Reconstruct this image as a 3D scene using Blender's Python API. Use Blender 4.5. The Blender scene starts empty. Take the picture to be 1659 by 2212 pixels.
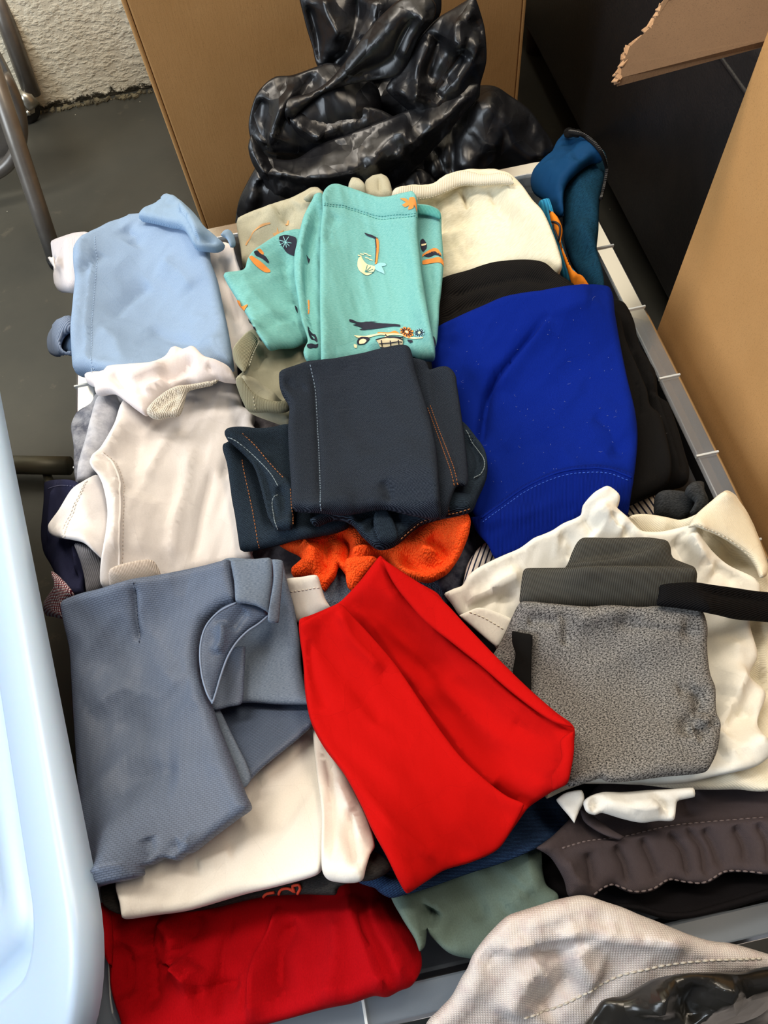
import bpy, math, random
import numpy as np
from mathutils import Vector, Matrix, geometry
random.seed(7)

# ------------------------------------------------------------------ camera
scene = bpy.context.scene
COL = scene.collection
F = 1597.0
ZR = 0.33                                   # height of the tub's rim above the floor
CAM = np.array([-0.03027, -0.32955, 0.91953])
def _rot(p, r, y):
    rz = lambda a: np.array([[math.cos(a), -math.sin(a), 0], [math.sin(a), math.cos(a), 0], [0, 0, 1]])
    rx = np.array([[1, 0, 0], [0, math.cos(p), -math.sin(p)], [0, math.sin(p), math.cos(p)]])
    return rz(y) @ rx @ rz(r)
RC = _rot(0.486529, -0.16192, -0.056757)
cam = bpy.data.cameras.new('camera'); camo = bpy.data.objects.new('camera', cam); COL.objects.link(camo)
cam.sensor_fit = 'HORIZONTAL'; cam.sensor_width = 36; cam.lens = 36 * F / 1659
cam.clip_start = 0.02; cam.clip_end = 50
camo.matrix_world = Matrix([[*RC[0], CAM[0]], [*RC[1], CAM[1]], [*RC[2], CAM[2]], [0, 0, 0, 1]])
scene.camera = camo
# ------------------------------------------------------------------ world, lights, exposure
w = bpy.data.worlds.new('room_light'); scene.world = w; w.use_nodes = True
w.node_tree.nodes['Background'].inputs[0].default_value = (0.86, 0.90, 1.0, 1)
w.node_tree.nodes['Background'].inputs[1].default_value = 0.24
def area(name, loc, target, size, power, color, sy=None):
    l = bpy.data.lights.new(name, 'AREA'); l.energy = power; l.color = color; l.size = size
    if sy: l.shape = 'RECTANGLE'; l.size_y = sy
    o = bpy.data.objects.new(name, l); COL.objects.link(o); o.location = loc
    o.rotation_euler = (Vector(target) - Vector(loc)).to_track_quat('-Z', 'Y').to_euler()
    return o
area('window_daylight', (-2.3, -0.6, 1.7), (0, 0.1, 0.3), 1.5, 84, (0.80, 0.90, 1.0), 1.4)
area('warm_overhead_light', (0.7, 0.2, 2.4), (0.1, 0.2, 0.2), 1.2, 34, (1.0, 0.85, 0.66), 0.3)  # warm ceiling lamp on the right
area('warm_overhead_light', (-0.6, 0.55, 2.3), (-0.45, 1.2, 0.1), 1.2, 58, (1.0, 0.91, 0.79), 0.3)  # added fill light, aimed back to brighten the wall and rear box
scene.view_settings.view_transform = 'Standard'; scene.view_settings.look = 'None'
scene.view_settings.gamma = 1; scene.view_settings.use_curve_mapping = False
scene.view_settings.exposure = -0.58

# ------------------------------------------------------------------ rays and pixels
def rays(p):
    p = np.atleast_2d(np.asarray(p, float))
    d = np.stack([(p[:, 0] - 829.5) / F, -(p[:, 1] - 1106) / F, -np.ones(len(p))], 1)
    return d @ RC.T
def hit(x, y, ax, v):
    d = rays((x, y))[0]
    return CAM + d * (v - CAM[ax]) / d[ax]
def cr(c, pts):                             # points read off an enlarged view -> photo frame
    p = np.asarray(pts, float)
    return p / c[2] + np.array(c[:2])
VA = (50, 400, 2.074); VB = (800, 400, 1.931); VC = (0, 800, 2.37); VD = (400, 700, 2.37)
VE = (950, 950, 2.34); VF = (0, 1200, 2.074); VG = (0, 1700, 1.843); VH = (800, 1650, 1.931)
VT = (480, 380, 3.19); VK = (500, 0, 2.212); VQ = (830, 0, 2.0); P1 = (0, 0, 1)

# ------------------------------------------------------------------ numpy noise
_rs = np.random.RandomState(3); _tab = _rs.rand(256, 256)
def vnoise(x, y, seed=0):
    x = np.asarray(x) + seed * 17.3; y = np.asarray(y) + seed * 9.7
    xi = np.floor(x).astype(int); yi = np.floor(y).astype(int); fx = x - xi; fy = y - yi
    fx = fx * fx * fx * (fx * (fx * 6 - 15) + 10); fy = fy * fy * fy * (fy * (fy * 6 - 15) + 10)
    a = _tab[xi % 256, yi % 256]; b = _tab[(xi + 1) % 256, yi % 256]
    c = _tab[xi % 256, (yi + 1) % 256]; d = _tab[(xi + 1) % 256, (yi + 1) % 256]
    return (a * (1 - fx) + b * fx) * (1 - fy) + (c * (1 - fx) + d * fx) * fy - 0.5
def fbm(x, y, seed=0, o=3):
    s = 0; a = 1.0
    for k in range(o): s = s + a * vnoise(x * 2 ** k, y * 2 ** k, seed + k * 5); a *= .5
    return s
def ridged(x, y, seed=0, o=3):
    s = 0; a = 1.0
    for k in range(o):
        s = s + a * (0.5 - np.abs(vnoise(x * 2 ** k, y * 2 ** k, seed + k * 5)) * 2.2); a *= .5
    return s

def crease(x, y, seed=0, n=7):
    """sum of bent triangle waves: flat facets that meet in sharp creases"""
    r = np.random.RandomState(seed * 7 + 1); x = np.asarray(x); y = np.asarray(y); s = 0
    wx = fbm(x * .35, y * .35, seed + 11, 2) * 1.6; wy = fbm(x * .35, y * .35, seed + 23, 2) * 1.6
    for k in range(n):
        a = r.uniform(0, math.pi); f = r.uniform(.35, 1.5); o = r.uniform(0, 1)
        t = ((x + wx) * math.cos(a) + (y + wy) * math.sin(a)) * f + o
        m = np.clip(.35 + 1.6 * fbm(x * .3 + k * 5, y * .3, seed + k, 1), 0, 1)
        s = s + m * (np.abs(t - np.floor(t) - .5) - .25) * (1.1 / f ** .8)
    return s * .7

# ------------------------------------------------------------------ materials
MATS = {}
class NT:
    def __init__(s, name):
        s.m = bpy.data.materials.new(name); s.m.use_nodes = True; s.t = s.m.node_tree
        s.bsdf = s.t.nodes['Principled BSDF']; s.out = s.t.nodes['Material Output']
    def n(s, typ, ins=None, **kw):
        nd = s.t.nodes.new(typ)
        for k, v in kw.items(): setattr(nd, k, v)
        for k, v in (ins or {}).items():
            if isinstance(v, bpy.types.NodeSocket): s.t.links.new(v, nd.inputs[k])
            else: nd.inputs[k].default_value = v
        return nd
    def link(s, a, b): s.t.links.new(a, b)
    def uv(s, sx=1, sy=1, ang=0):
        u = s.n('ShaderNodeUVMap')
        return s.n('ShaderNodeMapping', {'Vector': u.outputs[0], 'Scale': (sx, sy, 1), 'Rotation': (0, 0, ang)}).outputs[0]
    def mix(s, f, a, b, mode='MIX'):
        m = s.n('ShaderNodeMix', data_type='RGBA', blend_type=mode)
        for k, v in ((0, f), (6, a), (7, b)):
            if isinstance(v, bpy.types.NodeSocket): s.link(v, m.inputs[k])
            else: m.inputs[k].default_value = v if k == 0 else (*v[:3], 1)
        return m.outputs[2]
    def ramp(s, v, lo, hi):
        return s.n('ShaderNodeMapRange', {0: v, 1: lo, 2: hi, 3: 0.0, 4: 1.0}).outputs[0]
    def noise(s, vec, scale, detail=2, rough=.5):
        return s.n('ShaderNodeTexNoise', {'Vector': vec, 'Scale': scale, 'Detail': detail, 'Roughness': rough}).outputs[0]
    def bump(s, h, dist, strength=1.0, prev=None):
        b = s.n('ShaderNodeBump', {'Height': h, 'Distance': dist, 'Strength': strength})
        if prev: s.link(prev, b.inputs['Normal'])
        return b.outputs[0]
def lin(c):                                 # sRGB 0-255 -> linear
    return tuple((x / 255 / 12.92) if x / 255 <= .04045 else ((x / 255 + .055) / 1.055) ** 2.4 for x in c)
def facets(t, co, sc, ws=9.0, wa=.06):
    """random tilted facets, for creased film or crisp cloth (used as bump height)"""
    wp = t.n('ShaderNodeTexNoise', {'Vector': co, 'Scale': ws, 'Detail': 3.0}).outputs[1]
    p = t.n('ShaderNodeVectorMath', {0: co, 1: t.n('ShaderNodeVectorMath', {0: wp, 3: wa}, operation='SCALE').outputs[0]}, operation='ADD').outputs[0]
    v = t.n('ShaderNodeTexVoronoi', {'Vector': p, 'Scale': sc})
    q = t.n('ShaderNodeVectorMath', {0: v.outputs[1], 1: (.5, .5, .5)}, operation='SUBTRACT').outputs[0]
    dd = t.n('ShaderNodeVectorMath', {0: p, 1: v.outputs[2]}, operation='SUBTRACT').outputs[0]
    return t.n('ShaderNodeVectorMath', {0: q, 1: dd}, operation='DOT_PRODUCT').outputs[1]
def fabric(name, c, kind='knit', c2=None, rough=.92, s=1.0, sheen=.0, amt=.5, ang=0.0, crk=1.0):
    if name in MATS: return MATS[name]
    t = NT(name); c = lin(c); c2 = lin(c2) if c2 else tuple(x * .72 for x in c)
    mm = t.uv(1000, 1000, ang); b = t.bsdf
    fine = t.noise(mm, .9 * s, 2, .6)
    big = t.noise(mm, .035, 3, .5)
    nrm = None
    if kind == 'knit':
        wv = t.n('ShaderNodeTexWave', {'Vector': mm, 'Scale': .45 * s, 'Distortion': .6}, bands_direction='X').outputs[1]
        col = t.mix(t.ramp(fine, .35, .7), c, tuple(x * .86 for x in c)); h = t.mix(.5, fine, wv)
        nrm = t.bump(h, .0002, .55)
    elif kind == 'jersey':
        col = t.mix(t.ramp(fine, .3, .75), c, tuple(x * .93 for x in c)); nrm = t.bump(fine, .00012, .5)
    elif kind == 'heather':
        st = t.uv(1000 * .35, 1000 * 1.6, ang); n1 = t.noise(st, 1.1 * s, 3, .65)
        col = t.mix(t.ramp(n1, .38, .62), c, c2); nrm = t.bump(fine, .0002, .6)
    elif kind == 'speckle':
        st = t.uv(1000 * .8, 1000 * 1.3, ang); n1 = t.noise(st, .75 * s, 3, .8)
        col = t.mix(t.ramp(n1, .42, .58), c, c2); nrm = t.bump(n1, .0003, .6)
    elif kind == 'rib':
        wv = t.n('ShaderNodeTexWave', {'Vector': mm, 'Scale': .16 * s, 'Distortion': .3}, bands_direction='X').outputs[1]
        col = t.mix(t.ramp(wv, .1, .7), c2, c); h = t.mix(.2, wv, fine); nrm = t.bump(h, .0006, .8)
    elif kind in ('denim', 'pique'):
        wv = t.n('ShaderNodeTexWave', {'Vector': mm, 'Scale': (.5 if kind == 'denim' else .5) * s, 'Distortion': 1.2, 'Detail': 1.0}, bands_direction='DIAGONAL').outputs[1]
        st = t.uv(1000 * 1.4, 1000 * .5, ang); n1 = t.noise(st, .9, 3, .7)
        k = t.n('ShaderNodeMath', {0: wv, 1: n1}, operation='MULTIPLY').outputs[0]
        col = t.mix(t.ramp(k, .15, .55), c, c2)
        if kind == 'denim': col = t.mix(t.ramp(t.noise(t.uv(1000 * .05, 1000 * .8, ang), .5, 3, .7), .6, .95), col, tuple(x * .9 for x in c2))
        nrm = t.bump(wv, .00012 if kind == 'denim' else .00022, .6)
    elif kind == 'dobby':
        br = t.n('ShaderNodeTexBrick', {'Vector': mm, 'Scale': .3 * s, 'Mortar Size': .10, 'Mortar Smooth': .5, 'Brick Width': .95, 'Row Height': .42,
                 'Color1': (1, 1, 1, 1), 'Color2': (.8, .8, .8, 1), 'Mortar': (0, 0, 0, 1)}).outputs[0]
        col = t.mix(br, tuple(x * .66 for x in c), c); col = t.mix(t.ramp(big, .35, .7), col, c2, 'MIX') if False else col
        nrm = t.bump(br, .0003, .6)
    elif kind == 'terry':
        v = t.n('ShaderNodeTexVoronoi', {'Vector': mm, 'Scale': .75}).outputs[0]
        col = t.mix(t.ramp(v, .1, .8), c, c2); nrm = t.bump(v, .0012, .9)
    elif kind == 'marble':
        n1 = t.noise(mm, .045 * s, 5, .65); col = t.mix(t.ramp(n1, .4, .6), c, c2)
        nrm = t.bump(t.noise(mm, .6, 3, .7), .0006, .7)
    elif kind in ('gingham', 'stripes'):
        wx = t.n('ShaderNodeTexWave', {'Vector': mm, 'Scale': .06 * s}, bands_direction='X').outputs[1]
        a = t.ramp(wx, .72, .78)
        col = t.mix(a, c, c2)
        if kind == 'gingham':
            wy = t.n('ShaderNodeTexWave', {'Vector': mm, 'Scale': .06 * s}, bands_direction='Y').outputs[1]
            col = t.mix(t.ramp(wx, .45, .55), c, c2); col = t.mix(t.n('ShaderNodeMath', {0: t.ramp(wy, .45, .55), 1: .75}, operation='MULTIPLY').outputs[0], col, lin((120, 25, 35)))
        nrm = t.bump(fine, .0002, .5)
    elif kind == 'ribstripe':
        wx = t.n('ShaderNodeTexWave', {'Vector': mm, 'Scale': .14 * s}, bands_direction='X').outputs[1]
        wy = t.n('ShaderNodeTexWave', {'Vector': mm, 'Scale': .10 * s}, bands_direction='Y').outputs[1]
        k = t.n('ShaderNodeMath', {0: t.ramp(wx, .4, .6), 1: t.ramp(wy, .35, .6)}, operation='MULTIPLY').outputs[0]
        col = t.mix(k, c, c2); nrm = t.bump(wx, .0005, .7)
    t.link(col, b.inputs['Base Color']); b.inputs['Roughness'].default_value = rough
    b.inputs['Sheen Weight'].default_value = sheen; b.inputs['Sheen Roughness'].default_value = .6
    b.inputs['Specular IOR Level'].default_value = .3 if rough < .6 else .08
    wob = t.n('ShaderNodeMapping', {'Vector': mm, 'Scale': (.11, .035, 1), 'Rotation': (0, 0, .5)}).outputs[0]
    nrm = t.bump(t.mix(.5, t.noise(mm, .028, 4, .55), t.noise(wob, .6, 3, .5)), .0035, .45 * crk, nrm)
    nrm = t.bump(facets(t, t.uv(1, .55, .4), 26.0, 14.0, .03), .16 * crk, 1.0, nrm)
    t.link(nrm, b.inputs['Normal'])
    MATS[name] = t.m; return t.m
def plain(name, c, rough=.5, metal=0, spec=.5, coat=0, bumps=None, c2=None, nscale=40, obj=True):
    if name in MATS: return MATS[name]
    t = NT(name); b = t.bsdf; c = lin(c)
    co = t.n('ShaderNodeTexCoord').outputs['Object']
    n1 = t.noise(co, nscale, 4, .6)
    t.link(t.mix(t.ramp(n1, .35, .7), c, lin(c2) if c2 else tuple(x * .9 for x in c)), b.inputs['Base Color'])
    b.inputs['Roughness'].default_value = rough; b.inputs['Metallic'].default_value = metal
    b.inputs['Specular IOR Level'].default_value = spec; b.inputs['Coat Weight'].default_value = coat
    if bumps: t.link(t.bump(t.noise(co, bumps[0], 4, .6), bumps[1], 1), b.inputs['Normal'])
    MATS[name] = t.m; return t.m

# ------------------------------------------------------------------ objects
def thing(name, label, cat, loc=(0, 0, 0), group=None):
    o = bpy.data.objects.new(name, None); COL.objects.link(o); o.location = loc; o.empty_display_size = .02
    o['label'] = label; o['category'] = cat
    if group: o['group'] = group
    return o
def mesh_obj(name, verts, faces, mat, parent=None, uvs=None, smooth=True, label=None, kind=None):
    me = bpy.data.meshes.new(name)
    verts = np.asarray(verts, float)
    off = np.array(parent.matrix_basis.translation) if parent is not None else np.zeros(3)
    if parent is not None and parent.parent is not None: off = off + np.array(parent.parent.matrix_basis.translation)
    me.from_pydata((verts - off).tolist(), [], [list(map(int, f)) for f in faces])
    if uvs is not None:
        ul = me.uv_layers.new(name='UVMap'); vi = np.zeros(len(me.loops), int); me.loops.foreach_get('vertex_index', vi)
        ul.data.foreach_set('uv', np.asarray(uvs)[vi].ravel().astype(np.float32))
    me.polygons.foreach_set('use_smooth', [smooth] * len(me.polygons)); me.update()
    me.materials.append(mat)
    o = bpy.data.objects.new(name, me); COL.objects.link(o)
    if parent is not None: o.parent = parent
    if label: o['label'] = label
    if kind: o['kind'] = kind
    return o
def tag(o, label, cat, group=None):
    o['label'] = label; o['category'] = cat
    if group: o['group'] = group
    return o
def box_data(lo, hi, bev=0.0):
    x0, y0, z0 = lo; x1, y1, z1 = hi
    v = [(x0, y0, z0), (x1, y0, z0), (x1, y1, z0), (x0, y1, z0), (x0, y0, z1), (x1, y0, z1), (x1, y1, z1), (x0, y1, z1)]
    f = [(0, 3, 2, 1), (4, 5, 6, 7), (0, 1, 5, 4), (1, 2, 6, 5), (2, 3, 7, 6), (3, 0, 4, 7)]
    return v, f
class MB:
    def __init__(s): s.v = []; s.f = []
    def add(s, v, f):
        k = len(s.v); s.v += [tuple(map(float, p)) for p in v]; s.f += [tuple(i + k for i in q) for q in f]; return s
    def box(s, lo, hi, M=None):
        v, f = box_data(lo, hi)
        if M is not None: v = [tuple(M @ Vector(p)) for p in v]
        return s.add(v, f)
    def tube(s, path, r, n=12, cap=True):
        path = [Vector(p) for p in path]; rs = r if isinstance(r, (list, tuple)) else [r] * len(path)
        vs = []; fs = []; up = None
        for i, p in enumerate(path):
            d = (path[min(i + 1, len(path) - 1)] - path[max(i - 1, 0)]).normalized()
            if up is None: up = d.orthogonal().normalized()
            up = (up - d * up.dot(d)).normalized(); q = d.cross(up)
            for k in range(n):
                a = 2 * math.pi * k / n; vs.append(p + (up * math.cos(a) + q * math.sin(a)) * rs[i])
        for i in range(len(path) - 1):
            for k in range(n):
                a = i * n + k; b = i * n + (k + 1) % n; fs.append((a, b, b + n, a + n))
        if cap: fs.append(tuple(reversed(range(n)))); fs.append(tuple(range((len(path) - 1) * n, len(path) * n)))
        return s.add(vs, fs)
    def obj(s, name, mat, parent=None, smooth=False, **kw):
        v = np.array(s.v); return mesh_obj(name, v, s.f, mat, parent, v[:, [0, 1]], smooth, **kw)
def bevel(o, wd, seg=2):
    m = o.modifiers.new('bevel', 'BEVEL'); m.width = wd; m.segments = seg; m.limit_method = 'ANGLE'; return o

# ------------------------------------------------------------------ draping
GX0, GX1, GY0, GY1, GS = -0.45, 0.62, -0.80, 0.50, 0.0025
gx = np.arange(GX0, GX1, GS); gy = np.arange(GY0, GY1, GS); GXX, GYY = np.meshgrid(gx, gy, indexing='ij')
HX, HY = 0.29, 0.3957                       # half size of the rim
def outside(x, y): return np.hypot(np.maximum(np.abs(x) - HX, 0), np.maximum(np.abs(y) - HY, 0))
_o = outside(GXX, GYY); _in = (np.abs(GXX) < HX - .026) & (np.abs(GYY) < HY - .026)
H = np.where(_in, .285 - .012 * np.clip((-.2 - GYY) / .1, 0, 1), np.maximum(ZR + .003 - _o * 1.3, .02))
def samp(G, x, y):
    fx = np.clip((x - GX0) / GS, 0, len(gx) - 1.001); fy = np.clip((y - GY0) / GS, 0, len(gy) - 1.001)
    i = fx.astype(int); j = fy.astype(int); a = fx - i; b = fy - j
    return G[i, j] * (1 - a) * (1 - b) + G[i + 1, j] * a * (1 - b) + G[i, j + 1] * (1 - a) * b + G[i + 1, j + 1] * a * b
def _maxf(G, n, ax):
    out = G.copy()
    for k in range(1, n + 1):
        s = np.roll(G, k, ax); t = np.roll(G, -k, ax)
        out = np.maximum(out, np.maximum(s, t))
    return out
def _box(G, n, ax):
    pad = [(0, 0), (0, 0)]; pad[ax] = (n + 1, n); c = np.cumsum(np.pad(G, pad, mode='edge'), ax)
    sl = [slice(None)] * 2; s2 = [slice(None)] * 2; L = G.shape[ax]
    sl[ax] = slice(2 * n + 1, 2 * n + 1 + L); s2[ax] = slice(0, L)
    return (c[tuple(sl)] - c[tuple(s2)]) / (2 * n + 1)
def smooth_base(r):
    n = max(1, int(round(r / GS))); G = _maxf(_maxf(H, n, 0), n, 1)
    h = max(1, n // 2)
    for ax in (0, 1): G = _box(_box(G, h, ax), n - h if n > h else 0, ax) if n > h else _box(G, h, ax)
    return G
def stretched_base(px, soft, taut):
    """cloth pulled over what lies beneath: bridges the hollows, touches the high spots"""
    P = CAM + rays(px) * ((.34 - CAM[2]) / rays(px)[:, 2:])
    m = .07
    i0, i1 = [int(np.clip((v - GX0) / GS, 0, len(gx))) for v in (P[:, 0].min() - m, P[:, 0].max() + m)]
    j0, j1 = [int(np.clip((v - GY0) / GS, 0, len(gy))) for v in (P[:, 1].min() - m, P[:, 1].max() + m)]
    full = smooth_base(soft)
    if taut <= 0 or i1 - i0 < 12 or j1 - j0 < 12: return full
    G0 = full[i0:i1, j0:j1]; B = G0.copy()
    for r, k in ((6, taut), (3, taut // 2), (2, 4)):
        for _ in range(k): B = np.maximum(G0, _box(_box(B, r, 0), r, 1))
    for _ in range(2): B = _box(_box(B, 2, 0), 2, 1)
    full[i0:i1, j0:j1] = np.maximum(B, G0); return full
def spline(p, closed=True, step=7.0, k=.5):
    p = np.asarray(p, float); n = len(p); out = []
    rng = n if closed else n - 1
    for i in range(rng):
        g = (lambda j: p[j % n]) if closed else (lambda j: p[min(max(j, 0), n - 1)])
        a, b, c, d = g(i - 1), g(i), g(i + 1), g(i + 2)
        L = np.hypot(*(c - b)[:2]); m = max(1, int(math.ceil(L / step)))
        lim = lambda v: v * min(1, L / (np.hypot(*v[:2]) + 1e-9) * 1.0)
        def turn(u, v, w):
            p_, q_ = v - u, w - v; cs = (p_ @ q_) / (np.hypot(*p_[:2]) * np.hypot(*q_[:2]) + 1e-9); return 1.0 if cs > .5 else max(.12, (cs + .4) / .9)
        t1 = lim((c - a) * k) * turn(a, b, c); t2 = lim((d - b) * k) * turn(b, c, d)
        for q in range(m):
            t = q / m
            out.append((2*t**3-3*t*t+1)*b + (t**3-2*t*t+t)*t1 + (-2*t**3+3*t*t)*c + (t**3-t*t)*t2)
    if not closed: out.append(p[-1])
    return np.array(out)
def seg_dist(P, A, B):
    """min distance to segments, signed side, and arclength fraction"""
    best = np.full(len(P), 1e9); side = np.zeros(len(P)); frac = np.zeros(len(P))
    L = np.hypot(*(B - A).T); cum = np.concatenate([[0], np.cumsum(L)]); tot = cum[-1] + 1e-12
    for i in range(len(A)):
        ab = B[i] - A[i]; q = P - A[i]; t = np.clip((q @ ab) / (ab @ ab + 1e-15), 0, 1)
        d = q - t[:, None] * ab; dd = np.hypot(d[:, 0], d[:, 1]); m = dd < best
        best[m] = dd[m]; side[m] = np.sign(ab[0] * q[m, 1] - ab[1] * q[m, 0]); frac[m] = (cum[i] + t[m] * L[i]) / tot
    return best, side, frac
def inside(P, V):
    c = np.zeros(len(P), bool); A = V; B = np.roll(V, -1, 0)
    for a, b in zip(A, B):
        m = (a[1] > P[:, 1]) != (b[1] > P[:, 1])
        if m.any():
            x = a[0] + (P[:, 1] - a[1]) * (b[0] - a[0]) / (b[1] - a[1] + 1e-15); c ^= m & (P[:, 0] < x)
    return c
class Frame:                                # default: the draping frame (world x, y, up) over the pile
    def __init__(s, O=None, e1=None, e2=None, n=None):
        s.drape = O is None
        if not s.drape:
            s.O = np.array(O, float); s.n = np.array(n, float) / np.linalg.norm(n)
            e1 = np.array(e1, float); e1 -= s.n * (e1 @ s.n); s.e1 = e1 / np.linalg.norm(e1); s.e2 = np.cross(s.n, s.e1)
    def down(s, px, B, lift):
        d = rays(px)
        if s.drape:
            zs = np.arange(.66, .0, -.0015); out = np.zeros((len(d), 2))
            for i, r in enumerate(d):
                t = (zs - CAM[2]) / r[2]; X = CAM[0] + r[0] * t; Y = CAM[1] + r[1] * t
                g = zs - samp(B, X, Y) - lift; k = int(np.argmax(g <= 0)) if (g <= 0).any() else len(zs) - 1
                if k > 0:
                    a = g[k - 1] / (g[k - 1] - g[k] + 1e-12); out[i] = X[k - 1] + a * (X[k] - X[k - 1]), Y[k - 1] + a * (Y[k] - Y[k - 1])
                else: out[i] = X[k], Y[k]
            return out
        t = ((s.O + s.n * lift - CAM) @ s.n) / (d @ s.n); P = CAM + d * t[:, None] - s.O
        return np.stack([P @ s.e1, P @ s.e2], 1)
    def world(s, xy, h):
        if s.drape: return np.column_stack([xy, h])
        return s.O + xy[:, :1] * s.e1 + xy[:, 1:] * s.e2 + h[:, None] * s.n
DR = Frame()
LAST = {}
def piece(name, parent, pts, mat, T=.012, R=None, soft=.0075, folds=(), wr=None, ang=0, sp=.0042, lift=0, fr=DR,
          label=None, keep=False, view=P1, crump=None, fade=.008, gap=.0006, taut=24, full_T=False, puff=None, sharp=None, stick=None, closed_k=.5, tilt=None, kind=None):
    """one sheet or folded panel of cloth laid on whatever is already in the tub"""
    if fr.drape and T > .012 and not full_T: T = .012 + (T - .012) * .6
    px = spline(cr(view, pts), k=closed_k)
    B = stretched_base(px, soft, taut) if fr.drape else None
    V = fr.down(px, B, lift + T / 2)
    if fr.drape and not keep:               # stay inside the tub when below its rim
        z = samp(B, V[:, 0], V[:, 1]); low = (z < ZR - .006) & (np.abs(V[:, 0]) < .3) & (np.abs(V[:, 1]) < .4)
        V[low, 0] = np.clip(V[low, 0], -.258, .258); V[low, 1] = np.clip(V[low, 1], -.364, .364)
    # resample boundary
    L = np.hypot(*(np.roll(V, -1, 0) - V).T); V = V[L > 1e-4]
    R = (R * .55 if (R and fr.drape and not full_T) else R) or min(max(.003, T * .5), .0065)
    sp = sp * .8
    FL = []
    for f in folds:
        q = spline(cr(view, f[0]), closed=False, step=5)
        q = fr.down(q, B, lift + T)
        FL.append((q, *f[1:]))
    seed = (sum(map(ord, name)) * 7 + len(pts) * 13 + int(abs(V[0, 0]) * 1000)) % 97
    def hgt(P):
        d, _, _ = seg_dist(P, V, np.roll(V, -1, 0))
        b = (samp(B, P[:, 0], P[:, 1]) if fr.drape else np.zeros(len(P))) + lift + gap
        q = np.clip(d / R, 0, 1); prof = np.sqrt(np.maximum(1 - (1 - q) ** 2, 0))
        wv = np.zeros(len(P)); fd = np.clip(d / fade, 0, 1); fd = fd * fd * (3 - 2 * fd)
        if wr:
            a, s1, s2, th = wr; c_, s_ = math.cos(th), math.sin(th)
            u = P[:, 0] * c_ + P[:, 1] * s_; v = -P[:, 0] * s_ + P[:, 1] * c_
            wu = u + .25 * s1 * fbm(u / s1 * .7, v / s1 * .7, seed + 3, 2)
            if fr.drape: a = min(a * 1.6, .17 * min(s1, s2))
            wv += a * (1.2 * fbm(wu / s1, v / s2, seed, 2) + .75 * ridged(wu / s1 * 1.3, v / s2 * 1.2, seed + 9, 2) + 1.1 * crease(wu / s1 * 1.5, v / s2 * .8, seed + 4, 5) - .25)
        if crump:
            a, s1 = crump
            u = P[:, 0] / s1; v = P[:, 1] / s1
            wv += a * (crease(u, v, seed, 7) + .35 * crease(u * 2.3, v * 2.3, seed + 5, 6))
        for q_, amp, wd, mode in FL:
            dd, sd, fr_ = seg_dist(P, q_[:-1], q_[1:]); tp = np.clip(np.minimum(fr_, 1 - fr_) / .14, 0, 1)
            dx = sd * dd
            if fr.drape: amp = amp * 2.1; wd = wd * .85
            if mode == 'r': wv += amp * tp * (.5 * np.exp(-(dd / wd) ** 2) + .5 * np.exp(-1.5 * dd / wd))
            elif mode == 'v': wv -= amp * tp * (.3 * np.exp(-(dd / wd) ** 2) + .7 * np.exp(-1.6 * dd / wd))
            elif mode == 's': wv += amp * tp * np.clip(dx / .0022 + .5, 0, 1) * np.exp(-np.maximum(dx, 0) / wd)
            elif mode == 't': wv += amp * tp * np.clip(-dx / .0022 + .5, 0, 1) * np.exp(-np.maximum(-dx, 0) / wd)
        if puff: wv += puff[0] * (1 - np.exp(-(d / puff[1]) ** 1.3))
        top = b + T * (.5 + .5 * prof) + np.maximum(wv * fd, -T * .6 * prof)
        bot = b + T * (.5 - .5 * prof)
        if stick is not None: top = top + stick(P); bot = bot + stick(P)
        return top, bot, d
    # points
    lo = V.min(0); hi = V.max(0); pts2 = []
    ys = np.arange(lo[1], hi[1], sp * .87)
    for j, y in enumerate(ys):
        xs = np.arange(lo[0] + (j % 2) * sp / 2, hi[0], sp); pts2.append(np.column_stack([xs, np.full(len(xs), y)]))
    G = np.concatenate(pts2) if pts2 else np.zeros((0, 2))
    extra = []
    N = np.roll(V, -1, 0) - np.roll(V, 1, 0); N = np.column_stack([-N[:, 1], N[:, 0]]); N /= np.linalg.norm(N, axis=1)[:, None] + 1e-9
    area2 = np.sum(V[:, 0] * np.roll(V[:, 1], -1) - np.roll(V[:, 0], -1) * V[:, 1]); N *= np.sign(area2)
    for k in (.12, .42, 1.0):
        q = V + N * R * k; d, _, _ = seg_dist(q, V, np.roll(V, -1, 0)); ok = inside(q, V) & (d > R * k * .85); extra.append(q[ok][::1 if k < 1 else 2])
    d, _, _ = seg_dist(G, V, np.roll(V, -1, 0)); G = G[inside(G, V) & (d > R * 1.25)]
    FP = []
    for q_, amp, wd, mode in FL:
        n_ = np.gradient(q_, axis=0); n_ = np.column_stack([-n_[:, 1], n_[:, 0]]); n_ /= np.linalg.norm(n_, axis=1)[:, None] + 1e-9
        offs = (-.0045, -.0013, .0013, .0045) if mode in 'st' else (-wd, -wd * .45, 0, wd * .45, wd)
        for o_ in offs: FP.append(q_ + n_ * o_)
    if FP:
        FP = np.concatenate(FP); d, _, _ = seg_dist(FP, V, np.roll(V, -1, 0)); FP = FP[inside(FP, V) & (d > R * 1.1)]
        if len(FP) and len(G):
            keepg = np.ones(len(G), bool)
            for p in FP: keepg &= (np.abs(G[:, 0] - p[0]) > sp * .5) | (np.abs(G[:, 1] - p[1]) > sp * .5)
            G = G[keepg]; extra.append(FP)
    allp = np.concatenate([V] + extra + [G])
    res = geometry.delaunay_2d_cdt([Vector(p) for p in allp.tolist()], [], [list(range(len(V)))], 1, 1e-5, False)
    vv = np.array([[p.x, p.y] for p in res[0]]); ff = np.array([tuple(f) for f in res[2]])
    ff = ff[inside(vv[ff].mean(1), V)]; ff = [tuple(f) for f in ff]
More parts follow.
